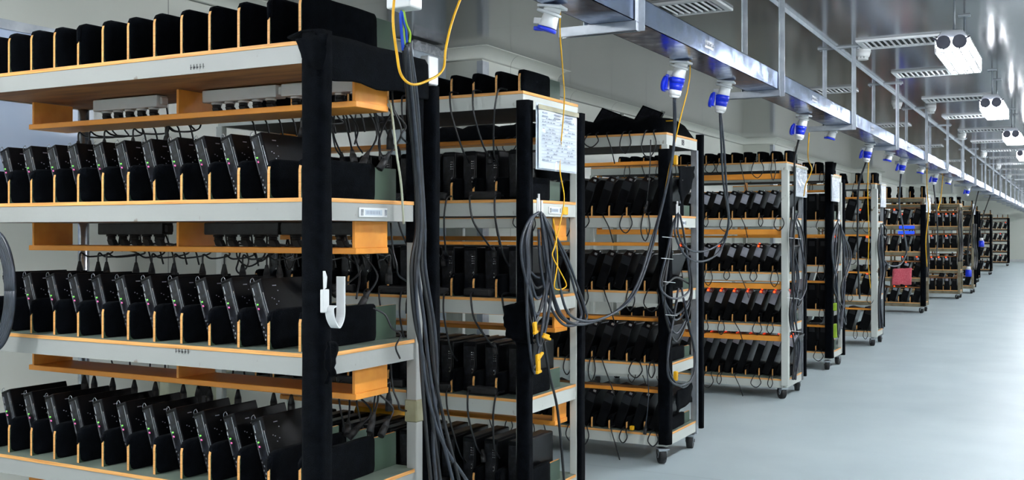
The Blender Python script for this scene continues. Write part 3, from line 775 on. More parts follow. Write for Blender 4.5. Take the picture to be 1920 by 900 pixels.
def fold_cloth(prof, y0, y1, seed, label, amp=0.006, name='felt_cloth', ny=14):
    """cloth draped over an edge: profile of (x, z) points swept along y"""
    rnd = random.Random(seed); vs = []; W = len(prof)
    for side in (0, 0.006):
        for j in range(ny + 1):
            y = y0 + (y1 - y0) * j / ny
            for k, (x, z) in enumerate(prof):
                e = amp * math.sin(j * 1.1 + seed) * (1 if k in (0, W - 1) else 0.35)
                vs.append((x + (e * .4 if k > W // 2 else 0) + side * (-0.7 if k > W // 2 else 0), y, z + e - side))
    N = (ny + 1) * W; fs = []
    for j in range(ny):
        for k in range(W - 1):
            q = j * W + k; fs.append((q, q + 1, q + 1 + W, q + W)); fs.append((N + q, N + q + W, N + q + 1 + W, N + q + 1))
        fs.append((j * W, j * W + W, N + j * W + W, N + j * W)); q = j * W + W - 1; fs.append((q, N + q, N + q + W, q + W))
    for k in range(W - 1):
        fs.append((k, N + k, N + k + 1, k + 1)); q = ny * W + k; fs.append((q, q + 1, N + q + 1, N + q))
    return tag(MB().add(vs, fs, 0, True).build(name, 'felt'), label, 'cloth', 'black felt cloths')
def lump(x0, x1, y0, y1, z0, hf, label, nx=40, ny=10, name='felt_blanket'):
    vs = []; fs = []; W = nx + 1
    for j in range(ny + 1):
        for i in range(nx + 1):
            s, t = i / nx, j / ny; e = min(1, min(t, 1 - t) * 6, min(s, 1 - s) * 16) ** 0.45
            vs.append((x0 + (x1 - x0) * s, y0 + (y1 - y0) * t + 0.006 * math.sin(i * 1.3), z0 + 0.004 + hf(s, t) * e))
    N = len(vs); vs += [(v[0], v[1], z0) for v in vs]
    for j in range(ny):
        for i in range(nx):
            q = j * W + i; fs.append((q, q + 1, q + 1 + W, q + W)); fs.append((N + q, N + q + W, N + q + 1 + W, N + q + 1))
    for i in range(nx): fs.append((i, N + i, N + i + 1, i + 1)); q = ny * W + i; fs.append((q, q + 1, N + q + 1, N + q))
    for j in range(ny): fs.append((j * W, (j + 1) * W, N + (j + 1) * W, N + j * W)); q = j * W + nx; fs.append((q, N + q, N + q + W, q + W))
    return tag(MB().add(vs, fs, 0, True).build(name, 'felt'), label, 'blanket')
EX = -2.2
fold_cloth([(EX - 0.10, 2.108), (EX - 0.04, 2.124), (EX + 0.008, 2.122), (EX + 0.022, 2.10), (EX + 0.024, 2.05), (EX + 0.026, 1.975)], 2.70, 3.37, 3, 'black felt draped over the top right edge of the nearest rack')
lump(-4.1, -2.265, 6.25, 6.80, 2.087, lambda s, t: 0.115 + 0.016 * math.sin(s * 34) + 0.008 * math.sin(s * 77 + t * 5), 'black felt blanket lying over the whole top of the rack marked 08')
cloth('felt_cloth', [at_y(945, 574, 4.19), at_y(985, 563, 4.19), at_y(1003, 648, 4.17), at_y(950, 632, 4.17)], 6, 8, 0.008, 'crumpled black felt flap at the front post of the second rack', 'cloth', seed=4, group='black felt cloths')
cloth('felt_cloth', [at_x(1268, 312, -2.24), at_x(1303, 312, -2.24), at_x(1297, 352, -2.24), at_x(1275, 385, -2.24)], 6, 8, 0.01, 'torn black felt hanging in the side of the rack marked 08, under its top shelf', 'cloth', seed=5, group='black felt cloths')
cloth('felt_cloth', [at_x(1267, 735, -2.235), at_x(1297, 718, -2.235), at_x(1297, 752, -2.235), at_x(1268, 775, -2.235)], 6, 6, 0.008, 'black felt hanging low in the side of the rack marked 08, over its bottom shelf', 'cloth', seed=6, group='black felt cloths')
cloth('felt_cloth', [at_x(1012, 314, -2.26), at_x(1075, 322, -2.26), at_x(1070, 338, -2.26), at_x(1014, 336, -2.26)], 6, 4, 0.006, 'black felt sagging below the printed sheet on the second rack', 'cloth', seed=8, group='black felt cloths')
cloth('felt_cloth', [at_x(612, 640, -2.135), at_x(628, 640, -2.135), at_x(626, 705, -2.12), at_x(610, 722, -2.12)], 5, 8, 0.008, 'loose end of black felt hanging on the front post of the nearest rack', 'cloth', seed=9, group='black felt cloths')
tag(MB().add(*(lambda: ([], []))()) .build('x', 'felt'), '', '') if False else None
cloth('felt_cloth', [at_y(556, 74, 2.685), at_y(616, 62, 2.685), at_y(607, 128, 2.69), at_y(577, 126, 2.69)], 6, 6, 0.006, 'flared black felt at the top of the front post of the nearest rack', 'cloth', seed=12, group='black felt cloths')
# black felt strip hung behind the rear post of the nearest rack, and tape round the post
put_ = wrap_mesh(0.15, 2.02, 0.07, 0.05, 91)
o = put('felt_strip', put_, None, (-2.19, 3.40, 0)); tag(o, 'long black felt strip hanging beside the rear post of the nearest rack', 'felt strip')
t = MB().box(-0.028, 0.028, -0.028, 0.028, 0, 0.085).build('tape_band', 'tape', None, (-2.213, 3.328, 0.74), bevel=0.004); tag(t, 'yellowish tape band wrapped round the pale rear post of the nearest rack', 'tape')

# ------------------------------------------------------------------ machines lying on the rack marked 08
for (u, v, lb) in ((1112, 234, 'black box lying tilted on the felt blanket, left one of two'), (1188, 230, 'black box lying tilted on the felt blanket, right one of two')):
    p = at_y(u, v, 6.42); o = empty('network_box', (p.x, 6.42, 2.196)); o.rotation_euler = (R(-28), R(22), 0)
    MB().box(0, 0.155, 0, 0.03, 0, 0.125).build('case', 'device', o, bevel=0.003)
    MB().box(0.012, 0.143, -0.002, 0, 0.012, 0.113).build('front_panel', 'device_front', o)
    b = MB()
    for x in (0.135, 0.15): b.tube([(x, 0.01, 0.12), (x, 0.01, 0.137), (x + 0.008, 0.01, 0.137), (x + 0.008, 0.01, 0.12)], 0.002, 5, sub=1)
    b.build('mounting_lug', 'device', o)
    tag(o, lb, 'network box', 'boxes on top of the rack marked 08')

# ------------------------------------------------------------------ power strips with angled plugs
def make_strip(black=False, n=5):
    r = empty('power_strip'); L = 0.38
    MB().box(0, L, 0, 0.06, -0.048, 0).build('strip_body', 'rubber' if black else 'white_plastic', r, bevel=0.004, seg=2)
    for k in range(n):
        x = 0.05 + k * (L - 0.10) / (n - 1)
        s = MB(); s.cyl((x, 0.03, -0.048), (x, 0.03, -0.056), 0.021, 16); s.build('outlet', 'rubber' if black else 'white_plastic', r)
    MB().box(L, L + 0.016, 0.012, 0.048, -0.038, -0.008).build('end_cap', 'rubber' if black else 'white_plastic', r, bevel=0.003)
    return r
ps = make_strip(); pk = make_strip(True)
def make_angled_plug():
    r = empty('angled_plug')
    b = MB(); b.cyl((0, 0, 0), (0, 0, -0.012), 0.017, 12); b.prism([(-0.016, -0.012), (0.016, -0.012), (0.03, -0.034), (0.024, -0.044), (-0.006, -0.034)], 1, -0.013, 0.013)
    b.build('plug_head', 'rubber', r, bevel=0.002)
    t = MB(); t.tube([(0.024, 0, -0.036), (0.044, 0.01, -0.042), (0.052, 0.06, -0.03), (0.055, 0.14, -0.05), (0.055, 0.17, -0.12)], 0.004, 6); t.build('cord', 'cord', r)
    return r
ap = make_angled_plug(); apf = True
R1 = RACKS[1]
for li, strips in ((0, [(-3.69, 0), (-3.06, 0), (-2.655, 0)]), (1, [(-3.66, 1), (-3.05, 1), (-2.655, 1)])):
    zt = R1['lev'][li] - 0.078
    for k, (x, bl) in enumerate(strips):
        P = pk if bl else ps
        o = copy_tree(P) if P in used else P; used.add(P)
        o.location = (x, 3.08, zt)
        tag(o, '%s power strip under the %s of the nearest rack, %s' % ('black' if bl else 'white', SHELFN[li], ['left', 'middle', 'right'][k]), 'power strip', 'power strips of the nearest rack')
        for q in range(5):
            a = ap if apf else copy_tree(ap); apf = False
            a.location = (x + 0.05 + q * 0.07, 3.11, zt - 0.056)
            tag(a, 'black angled plug, %s from left in the %s %s power strip' % (ORD[q], ['left', 'middle', 'right'][k], 'black' if bl else 'white'), 'plug', 'plugs in the power strips')

# ------------------------------------------------------------------ cords inside the racks
NC = {}
def conn(mb, p, d, L=0.06, r=0.011, m=0):
    p = Vector(p); d = Vector(d).normalized(); mb.cyl(p, p + d * L * 0.55, r * 0.95, 8, m, r1=r); mb.cyl(p - d * L * 0.45, p, r * 0.4, 8, m, r1=r * 0.95)
def cord(pts, label, r=0.0038, connector=None, group=None, m_='cord', name='thin_cable', n=6, sub=5):
    o = MB().tube(pts, r, n, 0, sub).build(name, m_)
    tag(o, label, 'cord', group)
    if connector:
        c = MB(); conn(c, connector[0], connector[1], *(connector[2:] or ())); c.build('connector', 'rubber', o)
    return o
rnd = random.Random(5)
def order_label(fmt, rk, li, k): return fmt % (ORD[k] if k < 16 else 'last', SHELFN[li], RN[rk])
# nearest rack: cords drop behind the hanging planks to the machines
for li in (0, 1, 2, 3):
    zt = R1['lev'][li] - 0.18; zb = (R1['lev'][li + 1] if li < 4 else 0) + (0.235 if li < 3 else 0.14)
    for k in range(14):
        x = -2.26 - k * 0.118 + rnd.uniform(-0.03, 0.03)
        if li == 0 and 3 < k < 8: continue
        yb = 3.06 if k > 1 else 3.3
        dx = rnd.uniform(-0.05, 0.05)
        zz = zb - (0.02 if k > 0 else 0.13)
        if zt < zz + 0.03: continue
        cord([(x, 3.235, zt + 0.10), (x, 3.25, zt), (x + dx * 1.2, 3.26 + rnd.uniform(-.03, .04), (zt * .75 + zz * .25)), (x + dx, (yb + 3.22) / 2, zt * .5 + zz * .5 + 0.02), (x + dx, yb + .035, zz + 0.10), (x + dx, yb + .03, zz + 0.05)],
             order_label('black cord, %s from right, hanging below %s of %s', 1, li, k), connector=((x + dx, yb + .03, zz + 0.03), (0, 0, -1), 0.075, 0.014), group='cords of the nearest rack')
# loops under the second shelf of the nearest rack
for k, (u, v, w_, h_) in enumerate([(322, 450, 22, 34), (345, 458, 16, 26), (470, 470, 34, 60), (492, 465, 20, 50), (545, 470, 12, 70), (232, 452, 14, 40), (452, 500, 12, 24)]):
    c = at_y(u, v, 3.26); sx = w_ * 4.2 / 1960; sz = h_ * 4.2 / 1960 / 2
    cord([(c.x - sx * .4, 3.27, 1.39), (c.x - sx, 3.27, c.z + sz * .6), (c.x - sx, 3.26, c.z - sz * .4), (c.x, 3.25, c.z - sz), (c.x + sx, 3.26, c.z - sz * .3), (c.x + sx * .9, 3.28, c.z + sz), (c.x + sx * .2, 3.28, 1.39)],
         '%s loop of black cord behind the plank under second shelf of nearest rack' % ORD[k], group='cord loops in the nearest rack')
# right opening of the nearest rack
for k, (a, b) in enumerate([((628, 205), (640, 290)), ((640, 205), (662, 292)), ((650, 206), (665, 270)), ((690, 205), (684, 298)), ((700, 205), (712, 300)), ((735, 200), (722, 300)), ((662, 475), (668, 560)), ((678, 475), (684, 560)), ((640, 475), (640, 540)), ((700, 700), (698, 790)), ((655, 742), (652, 800)), ((672, 742), (668, 805)), ((712, 740), (722, 800))]):
    A = at_y(a[0], a[1], 3.24); B = at_y(b[0], b[1], 3.20)
    mid = (A + B) / 2 + Vector((rnd.uniform(-.05, .05), rnd.uniform(0, .06), 0))
    cord([A, mid, B], 'black cord seen through the right side of the nearest rack, %s counting down' % ORD[k], connector=(B, (B - mid), 0.08, 0.014) if k % 2 == 1 or k > 6 else None, group='cords at the right end of the nearest rack')
cord([at_x(738, 205, -2.3), at_x(718, 240, -2.32), at_x(710, 275, -2.3), at_x(724, 305, -2.25)], 'black cord curving left behind the grey cables below the top plank', group='cords at the right end of the nearest rack')
cord([at_x(700, 578, -2.22), at_x(722, 590, -2.19), at_x(735, 615, -2.17), at_x(752, 628, -2.17), at_x(742, 650, -2.17), at_x(750, 672, -2.17)], 'black cord dangling over the third shelf edge beside the pale rear post', group='cords at the right end of the nearest rack')
# second rack: cords hang over the front edge of each shelf
R2 = RACKS[2]
for li in (0, 1, 2, 3):
    for k in range(9):
        x = -2.35 - k * 0.13 + rnd.uniform(-0.03, 0.03); z = R2['lev'][li]; y = 4.22; dx = rnd.uniform(-0.07, 0.09)
        drop = rnd.uniform(0.24, 0.36)
        pts = [(x, y + 0.07, z + 0.02), (x, y + 0.01, z + 0.018), (x + dx * .1, y - 0.014, z - 0.005), (x + dx * .4, y - 0.02, z - 0.10), (x + dx, y + 0.02, z - drop * .8), (x + dx * 1.1, y + 0.075, z - drop)]
        cord(pts, order_label('black cord, %s from right, over front edge of %s of %s', 2, li, k), r=0.0045, connector=((x + dx * 1.1, y + 0.08, z - drop), (0.2, -.1, -1), 0.06, 0.013) if k % 2 else None, group='cords over the shelf edges of the second rack')
for li in (1, 2, 3, 4):
    for k in range(4):
        x = -2.44 - k * 0.27 + rnd.uniform(-.03, .03)
        o = MB().box(-0.08, 0.08, -0.024, 0.024, 0, 0.04).build('power_adapter', 'rubber', None, (x, 4.26, R2['lev'][li] + 0.001), bevel=0.01, seg=2); o.rotation_euler = (0, 0, R(rnd.uniform(-14, 14)))
        tag(o, 'black power adapter, %s from right along front of %s of second rack' % (ORD[k], SHELFN[li]), 'power adapter', 'power adapters on the second rack')
# racks three to six: cord loops below the shelf edges
for n, cnt, step in ((3, 9, 0.14), (4, 10, 0.15), (5, 3, 0.2), (6, 6, 0.17)):
    rk = RACKS[n]
    for li in range(5):
        for k in range(cnt):
            x = rk['X0'] - 0.12 - k * step + rnd.uniform(-0.04, 0.04); z = rk['lev'][li]; y = rk['Y0']
            if x < rk['X0'] - rk['L'] + .1: break
            w_ = rnd.uniform(0.02, 0.06); h_ = rnd.uniform(0.07, 0.17 if li < 4 else 0.12); t = k % 3
            if t == 2:
                pts = [(x, y + 0.05, z + 0.02), (x, y - 0.012, z + 0.006), (x + w_, y - 0.02, z - h_), (x + w_ * 1.4, y + .01, z - 0.1 - h_)]
            else:
                pts = [(x, y + 0.05, z + 0.02), (x, y - 0.012, z + 0.006), (x - w_ * .4, y - 0.022, z - h_ * .6), (x + w_ * .6, y - 0.026, z - h_), (x + w_ * 1.5, y - 0.022, z - h_ * .5), (x + w_ * 1.1, y - 0.012, z + 0.006), (x + w_, y + 0.04, z + 0.022)]
            cord(pts, order_label('thin cord over the edge, %s from right, %s of %s', n, li, k), r=0.0042, n=5, sub=4, group='cord loops of the %s' % RN[n])
# long cords crossing in front of the rack marked 08 and the fourth rack
cord([at_y(1220, 262, 6.18), at_y(1219, 300, 6.17), at_y(1216, 350, 6.17), at_y(1212, 384, 6.18)], 'straight dark cord hanging before the second shelf of the rack marked 08', connector=(at_y(1212, 386, 6.18), (-0.3, 0, -1), 0.07, 0.012))
cord([at_y(1212, 684, 6.17), at_y(1216, 730, 6.16), at_y(1214, 770, 6.16), at_y(1210, 800, 6.17)], 'straight grey cord hanging before the bottom shelf of the rack marked 08', m_='cable_grey', connector=(at_y(1210, 803, 6.17), (-0.1, 0, -1), 0.07, 0.012))

# ------------------------------------------------------------------ thick cables, bundles and yellow cords
def px(path): return [p if isinstance(p, Vector) else at_x(*p) for p in path]
def thick(path, label, r=0.0066, m_='cable_grey', group='thick grey cables', name='power_cable', n=8): return tag(MB().tube(px(path), r, n, 0, 6).build(name, m_), label, 'cable', group)
# socket body with open wires above the nearest rack
o = empty('wall_socket_box', at_x(758, 0, -1.84)); tag(o, 'white socket body with loose blue and yellow-green wires hanging above the nearest rack', 'socket')
MB().box(-0.045, 0.045, -0.035, 0.035, -0.03, 0.11).build('socket_body', 'white_plastic', o, bevel=0.006, seg=2)
MB().cyl((0, 0, 0.11), (0, 0, TZ - o.location.z - 0.002), 0.03, 16).build('neck', 'white_plastic', o)
b0 = o.location
def loc(path): return [p - b0 for p in px(path)]
for k, (mm, path) in enumerate([('blue_wire', [(752, 20, -1.84), (753, 50, -1.86), (757, 90, -1.88)]), ('blue_wire', [(754, 22, -1.84), (758, 45, -1.85), (762, 60, -1.87), (763, 82, -1.88)]), ('blue_wire', [(750, 24, -1.84), (752, 60, -1.86), (755, 94, -1.88)]),
                                ('yellow_green', [(755, 20, -1.84), (758, 40, -1.85), (757, 60, -1.87), (759, 84, -1.88)]), ('yellow_green', [(757, 20, -1.84), (762, 45, -1.85), (769, 62, -1.87), (768, 80, -1.88)])]):
    MB().tube(loc(path), 0.0034, 6, 0, 5).build('wire', mm, o)
TR = [[(757, 90), (764, 180), (776, 300), (782, 420), (771, 500), (778, 600), (800, 700), (812, 800), (826, 905)],
      [(761, 84), (770, 180), (782, 300), (787, 420), (783, 500), (795, 600), (806, 700), (822, 790), (850, 905)],
      [(765, 82), (776, 180), (786, 300), (792, 420), (790, 500), (806, 600), (815, 700), (835, 800), (862, 905)],
      [(767, 80), (781, 180), (789, 300), (796, 420), (797, 500), (815, 620), (819, 720), (812, 820), (818, 905)],
      [(759, 88), (767, 180), (779, 300), (784, 420), (777, 520), (786, 620), (792, 720), (800, 820), (808, 905)],
      [(763, 86), (773, 190), (784, 310), (789, 430), (780, 540), (790, 650), (802, 740), (830, 830), (878, 905)]]
XS = [-1.88, -1.98, -2.08, -2.10, -2.11, -2.11, -2.11, -2.10, -2.09]
for k, t in enumerate(TR): thick([(u, v, X + 0.004 * (k % 3)) for (u, v), X in zip(t, XS)], 'thick dark cable running down beside the nearest rack, %s strand of the six' % ORD[k], r=0.0068, group='six cables beside the nearest rack', m_='cable_grey' if k % 2 else 'cord')
thick([(728, 188, -2.252), (733, 200, -2.24), (737, 230, -2.2), (744, 290, -2.17), (752, 345, -2.17), (757, 420, -2.17)], 'pale cream cable beside the dark cables of the nearest rack', r=0.0042, m_='cream_plastic', group=None)
# coil at the picture's left edge
m = MB()
for k in range(6):
    pts = []
    for q in range(17):
        a = 2 * math.pi * q / 16
        pts.append(at_y(-14 + (26 + k * 3) * math.cos(a), 545 + (88 + k * 5) * math.sin(a), 2.66 - 0.006 * k))
    m.tube(pts, 0.008, 6, 0, 3)
tag(m.build('cable_coil', 'cable_grey'), 'coil of thick grey cable hanging at the far left edge of the picture', 'cable coil')
# main feeder cables
thick([SOCK[0], (1264, 230, -1.87), (1262, 290, -1.90), (1245, 370, -1.97), (1222, 450, -2.02), (1196, 530, -2.05), (1160, 580, -2.08), (1100, 607, -2.10), (1062, 600, -2.12), (1040, 560, -2.13), (1025, 480, -2.13), (1014, 402, -2.14)], 'thick dark cable sweeping from the nearest blue plug down to the second rack', group='feeder cables')
thick([SOCK[0] + Vector((0.006, 0, 0)), (1266, 240, -1.87), (1256, 320, -1.92), (1236, 410, -1.98), (1212, 500, -2.03), (1180, 565, -2.06), (1120, 600, -2.09), (1070, 592, -2.11), (1050, 540, -2.12), (1040, 470, -2.13), (1018, 402, -2.14)], 'second thick cable beside it, from the nearest blue plug to the second rack', group='feeder cables')
thick([SOCK[1], (1352, 260, -1.86), (1356, 340, -1.92), (1366, 410, -1.97), (1355, 450, -2.03), (1325, 470, -2.08), (1292, 468, -2.12), (1272, 440, -2.14), (1272, 402, -2.15)], 'thick dark cable from the second blue plug looping to the rack marked 08', group='feeder cables')
thick([SOCK[1] + Vector((0.006, 0, 0)), (1357, 270, -1.86), (1362, 350, -1.92), (1366, 420, -1.98), (1350, 470, -2.04), (1318, 490, -2.08), (1286, 480, -2.12), (1266, 440, -2.14), (1268, 402, -2.15)], 'lower of two thick cables from the second blue plug to the rack marked 08', group='feeder cables')
thick([SOCK[2], (1490, 300, -1.95), (1490, 360, -2.08), (1489, 430, -2.12), (1486, 520, -2.12), (1490, 600, -2.12)], 'thick cable dropping from the third blue plug along the fourth rack', r=0.008, m_='cord', group='feeder cables')
thick([SOCK[3], (1610, 350, -1.95), (1608, 430, -2.0), (1609, 500, -2.02), (1612, 560, -2.05)], 'thick cable dropping from the fourth blue plug before the sixth rack', r=0.01, m_='cord', group='feeder cables')
thick([SOCK[4], (1686, 380, -1.95), (1694, 430, -2.0), (1700, 470, -2.05), (1688, 496, -2.1), (1668, 498, -2.15), (1658, 488, -2.2)], 'thick cable from the fifth blue plug curving before the rack with the towel', r=0.011, group='feeder cables')
thick([SOCK[5], (1756, 400, -1.95), (1758, 440, -2.0), (1756, 480, -2.1)], 'thick cable before the eighth rack', r=0.011, m_='cord', group='feeder cables')
# hanging loops
def bundle(loops, X, label, grp, r=0.0066, mats=('cable_grey', 'cable_grey', 'cord')):
    for k, lp in enumerate(loops):
        thick([(u, v, X + 0.007 * (k % 4)) for u, v in lp], label % ORD[k], r=r, group=grp, m_=mats[k % len(mats)])
B2 = []
rb = random.Random(3)
for k in range(9):
    bl = [520, 560, 610, 650, 700, 540, 590, 690, 640][k]; o1 = rb.uniform(-8, 6); c = 1000 + rb.uniform(-6, 10)
    B2.append([(1010, 398), (996 + o1 * .4, 412), (986 + o1, 450), (988 + o1, 500), (c - 8, (500 + bl) / 2), (c + 4, bl), (c + 22, (500 + bl) / 2 + 8), (c + 30 + o1 * .5, 500), (c + 26, 440), (1014, 398)])
B2.append([(1016, 400), (1034, 430), (1052, 470), (1068, 510), (1078, 545), (1090, 590), (1075, 607), (1048, 590), (1032, 540), (1020, 480), (1016, 420)])
B2.append([(1018, 402), (1046, 450), (1066, 490), (1082, 535), (1096, 575), (1098, 600), (1060, 610), (1030, 570), (1014, 500), (1010, 430)])
B2.append([(1020, 640), (1030, 700), (1044, 760), (1052, 830), (1058, 905)])
bundle(B2, -2.17, 'thick grey cable looped from the hook of the second rack, %s strand', 'cable loops of the second rack')
B3 = []
for k in range(6):
    bl = [590, 625, 640, 560, 600, 520][k]; o1 = rb.uniform(-3, 3)
    B3.append([(1272, 400), (1262, 420), (1254 + o1, 470), (1246 + o1 - k % 2 * 6, 530), (1248, (530 + bl) / 2 + 8), (1268, bl), (1290 + o1, (530 + bl) / 2 + 6), (1296 + o1, 530), (1284, 450), (1275, 402)])
B3.append([(1272, 540), (1262, 600), (1252, 660), (1258, 705), (1282, 726), (1300, 700), (1300, 650), (1288, 600), (1278, 540)])
B3.append([(1270, 560), (1256, 640), (1252, 700), (1270, 722), (1296, 712), (1304, 670), (1292, 610), (1282, 560)])
bundle(B3, -2.19, 'thick grey cable looped at the end of the rack marked 08, %s strand', 'cable loops of the rack marked 08')
B4 = [[(1488 + d, 400), (1484 + e, 450), (1490 + d, 520), (1486 + e * 2, 590), (1492 + d, 650), (1489 + e, 712)] for d, e in ((0, 0), (4, 3), (-3, -3), (8, 2), (5, -2))]
B4 += [[(1492, 404), (1506, 440), (1510, 500), (1504, 560), (1494, 575), (1486, 540), (1488, 460), (1490, 410)], [(1490, 404), (1500, 450), (1512, 520), (1508, 550), (1496, 560), (1484, 500), (1482, 440), (1488, 408)]]
bundle(B4, -2.185, 'dark cable hanging at the end of the fourth rack, %s strand', 'cable loops of the fourth rack', r=0.0075)
B5 = [[(1572, 412), (1564 + d, 440), (1562 + d, 480), (1566 + e, 540), (1574 + d, 600 + e * 8), (1580 + e, 540), (1584 + d, 480), (1578, 430), (1573, 412)] for d, e in ((0, 0), (4, 2), (8, -3), (-2, 4), (12, 1))]
bundle(B5, -2.22, 'dark cable looped at the end of the fifth rack, %s strand', 'cable loops of the fifth rack', r=0.009)
B6 = [[(1652, 420), (1648 + d, 460), (1652 + d, 510), (1648 + e, 560), (1650 + d, 615)] for d, e in ((0, 0), (3, 2), (-2, -1), (5, 3), (6, 0))] + [[(1655, 420), (1662, 430), (1660, 445), (1654, 440)]]
bundle(B6, -2.21, 'dark cable hanging at the end of the sixth rack, %s strand', 'cable loops of the sixth rack', r=0.01)
B9 = [[(1799 + d * .6, 395), (1798 + d, 430), (1800 + d, 460), (1798 + d, 490)] for d in (0, 3, 5)]
bundle(B9, -2.19, 'dark cable hanging at the end of the eighth rack, %s strand', 'cable loops of the eighth rack', r=0.016, mats=('cord',))
bundle([[(1825 + d, 420), (1824 + d, 450), (1827 + d, 480), (1825 + d, 505)] for d in (0, 2, 5)], -2.11, 'dark cable hanging at the end of the ninth rack, %s strand', 'cable loops of the ninth rack', r=0.018, mats=('cord',))
bundle([[(1738 + d, 410), (1736 + d, 440), (1739 + d, 475), (1737 + d, 520)] for d in (0, 3)], -2.365, 'dark cable hanging at the end of the rack with the towel, %s strand', 'cable loops of the seventh rack', r=0.014, mats=('cord',))
# yellow data cords
def yc(path, label, r=0.003): return tag(MB().tube(px(path), r, 6, 0, 6).build('data_cord', 'yellow'), label, 'cord', 'yellow data cords')
yc([(740, -12, -1.80), (737, 40, -1.80), (744, 100, -1.80), (752, 140, -1.80), (772, 158, -1.80), (800, 152, -1.80), (830, 132, -1.80), (836, 90, -1.80), (848, 40, -1.80), (868, -14, -1.80)], 'thick yellow cord hanging in a U from the tray beside the nearest rack', r=0.0042)
yc([(1052, -10, -1.80), (1050, 60, -1.86), (1055, 130, -1.96), (1058, 190, -2.08), (1052, 270, -2.14), (1050, 320, -2.14), (1058, 372, -2.13), (1050, 420, -2.12), (1040, 462, -2.12), (1036, 480, -2.12), (1048, 505, -2.12), (1062, 536, -2.12), (1040, 540, -2.12), (1045, 495, -2.12), (1043, 450, -2.12), (1037, 410, -2.12)], 'long yellow cord hanging before the printed sheet with a twisted loop at its end', r=0.0032)
yc([(1288, 88, -1.80), (1294, 125, -1.82), (1290, 165, -1.84), (1275, 225, -1.88), (1258, 300, -1.94), (1244, 370, -1.99), (1226, 440, -2.03), (1196, 530, -2.06), (1160, 582, -2.08)], 'long yellow cord crossing in front of the rack marked 08 beside the grey cables', r=0.0034)
tag(MB().tube([at_y(1096, 238, 6.40) + Vector((0, 0, 0)), at_y(1135, 236, 6.42), at_y(1152, 230, 6.42), at_y(1195, 233, 6.40), at_y(1235, 228, 6.38), at_y(1262, 226, 6.35)], 0.004, 6, 0, 6).build('data_cord', 'yellow'), 'yellow cord lying along the felt blanket on the rack marked 08', 'cord', 'yellow data cords')
yc([(1517, 250, -1.90), (1515, 295, -1.98), (1522, 318, -2.04), (1511, 345, -2.08), (1507, 368, -2.12)], 'short yellow cord in front of the sheet on the fourth rack', r=0.005)
yc([(1629, 290, -1.95), (1627, 360, -2.0), (1629, 440, -2.05), (1628, 490, -2.08), (1632, 540, -2.1)], 'yellow cord hanging straight before the sixth rack', r=0.005)
yc([(1738, 316, -1.83), (1738, 350, -2.0), (1741, 400, -2.05), (1736, 450, -2.1), (1738, 500, -2.12)], 'yellow cord hanging before the rack with the towel', r=0.008)
yc([(1768, 330, -1.9), (1764, 370, -2.0), (1758, 395, -2.05)], 'yellow cord hanging before the eighth rack', r=0.008)

# ------------------------------------------------------------------ hooks, plates, sheets and other small things
def hook(p, label, s=1.0):
    m = MB(); m.tube([(0, 0, 0.07 * s), (0, 0, -0.01 * s), (0, 0.006, -0.03 * s), (0, 0.02, -0.035 * s), (0, 0.03, -0.015 * s), (0, 0.03, 0.04 * s)], 0.006 * s, 6, 0, 4)
    m.box(-0.004, 0.0, -0.014 * s, 0.014 * s, -0.03 * s, 0.05 * s)
    return tag(m.build('cable_hook', 'white_plastic', None, p, 0), label, 'hook', 'white cable hooks')
hook(at_x(1010, 392, -2.165), 'white plastic cable hook at the top of the loops on the second rack')
hook(at_x(1270, 398, -2.20), 'white plastic cable hook at the top of the loops on the rack marked 08')
hook(at_x(1488, 404, -2.15), 'white plastic cable hook on the fourth rack', 1.1)
hook(at_x(1573, 412, -2.2), 'white plastic cable hook on the fifth rack', 1.3)
# large white holder on the nearest rack's felt post
r = empty('cable_holder', at_x(606, 560, -2.15)); tag(r, 'large white plastic J-shaped cable holder on the black felt post of the nearest rack', 'cable holder')
P = lambda u, v, dx=0.0: at_x(u, v, -2.15 + dx) - r.location
def ribbon(path, w_, th, nm):
    m = MB()
    pts = [Vector(p) for p in path]
    q = []
    PP = [pts[0] * 2 - pts[1]] + pts + [pts[-1] * 2 - pts[-2]]
    for i in range(1, len(PP) - 2):
        a, b, c, d = PP[i - 1], PP[i], PP[i + 1], PP[i + 2]
        for k in range(5):
            t = k / 5; q.append(0.5 * ((2 * b) + (c - a) * t + (2 * a - 5 * b + 4 * c - d) * t * t + (3 * b - a - 3 * c + d) * t ** 3))
    q.append(pts[-1]); vs = []
    for i, p in enumerate(q):
        d = (q[min(i + 1, len(q) - 1)] - q[max(i - 1, 0)]).normalized(); n_ = d.cross(Vector((1, 0, 0))).normalized()
        for sx, sn in ((0, 0), (w_, 0), (w_, th), (0, th)): vs.append(p + Vector((sx, 0, 0)) + n_ * sn)
    fs = [(0, 1, 2, 3)] + [tuple((len(q) - 1) * 4 + k for k in (3, 2, 1, 0))]
    for i in range(len(q) - 1):
        for k in range(4): fs.append((i * 4 + k, i * 4 + (k + 1) % 4, (i + 1) * 4 + (k + 1) % 4, (i + 1) * 4 + k))
    return m.add(vs, fs, 0, False).build(nm, 'white_plastic', r, bevel=0.001)
ribbon([P(632, 518), P(632, 560), P(631, 595), P(622, 615), P(612, 600), P(609, 578), P(616, 572)], 0.035, 0.005, 'curved_arm')
MB().box(-0.004, 0.010, -0.012, 0.02, -0.045, 0.03).build('base_plate', 'white_plastic', r, bevel=0.002)
MB().prism([(0.0, 0.03), (0.012, 0.035), (0.016, 0.07), (0.006, 0.09), (-0.002, 0.09)], 0, 0.0, 0.004).build('upper_tab', 'white_plastic', r)
def yz_sheet(name, X, y0, y1, z0, z1, m_, parent=None, th=0.0016): return MB().box(0, th, 0, y1 - y0, 0, z1 - z0).build(name, m_, parent, (X, y0, z0))
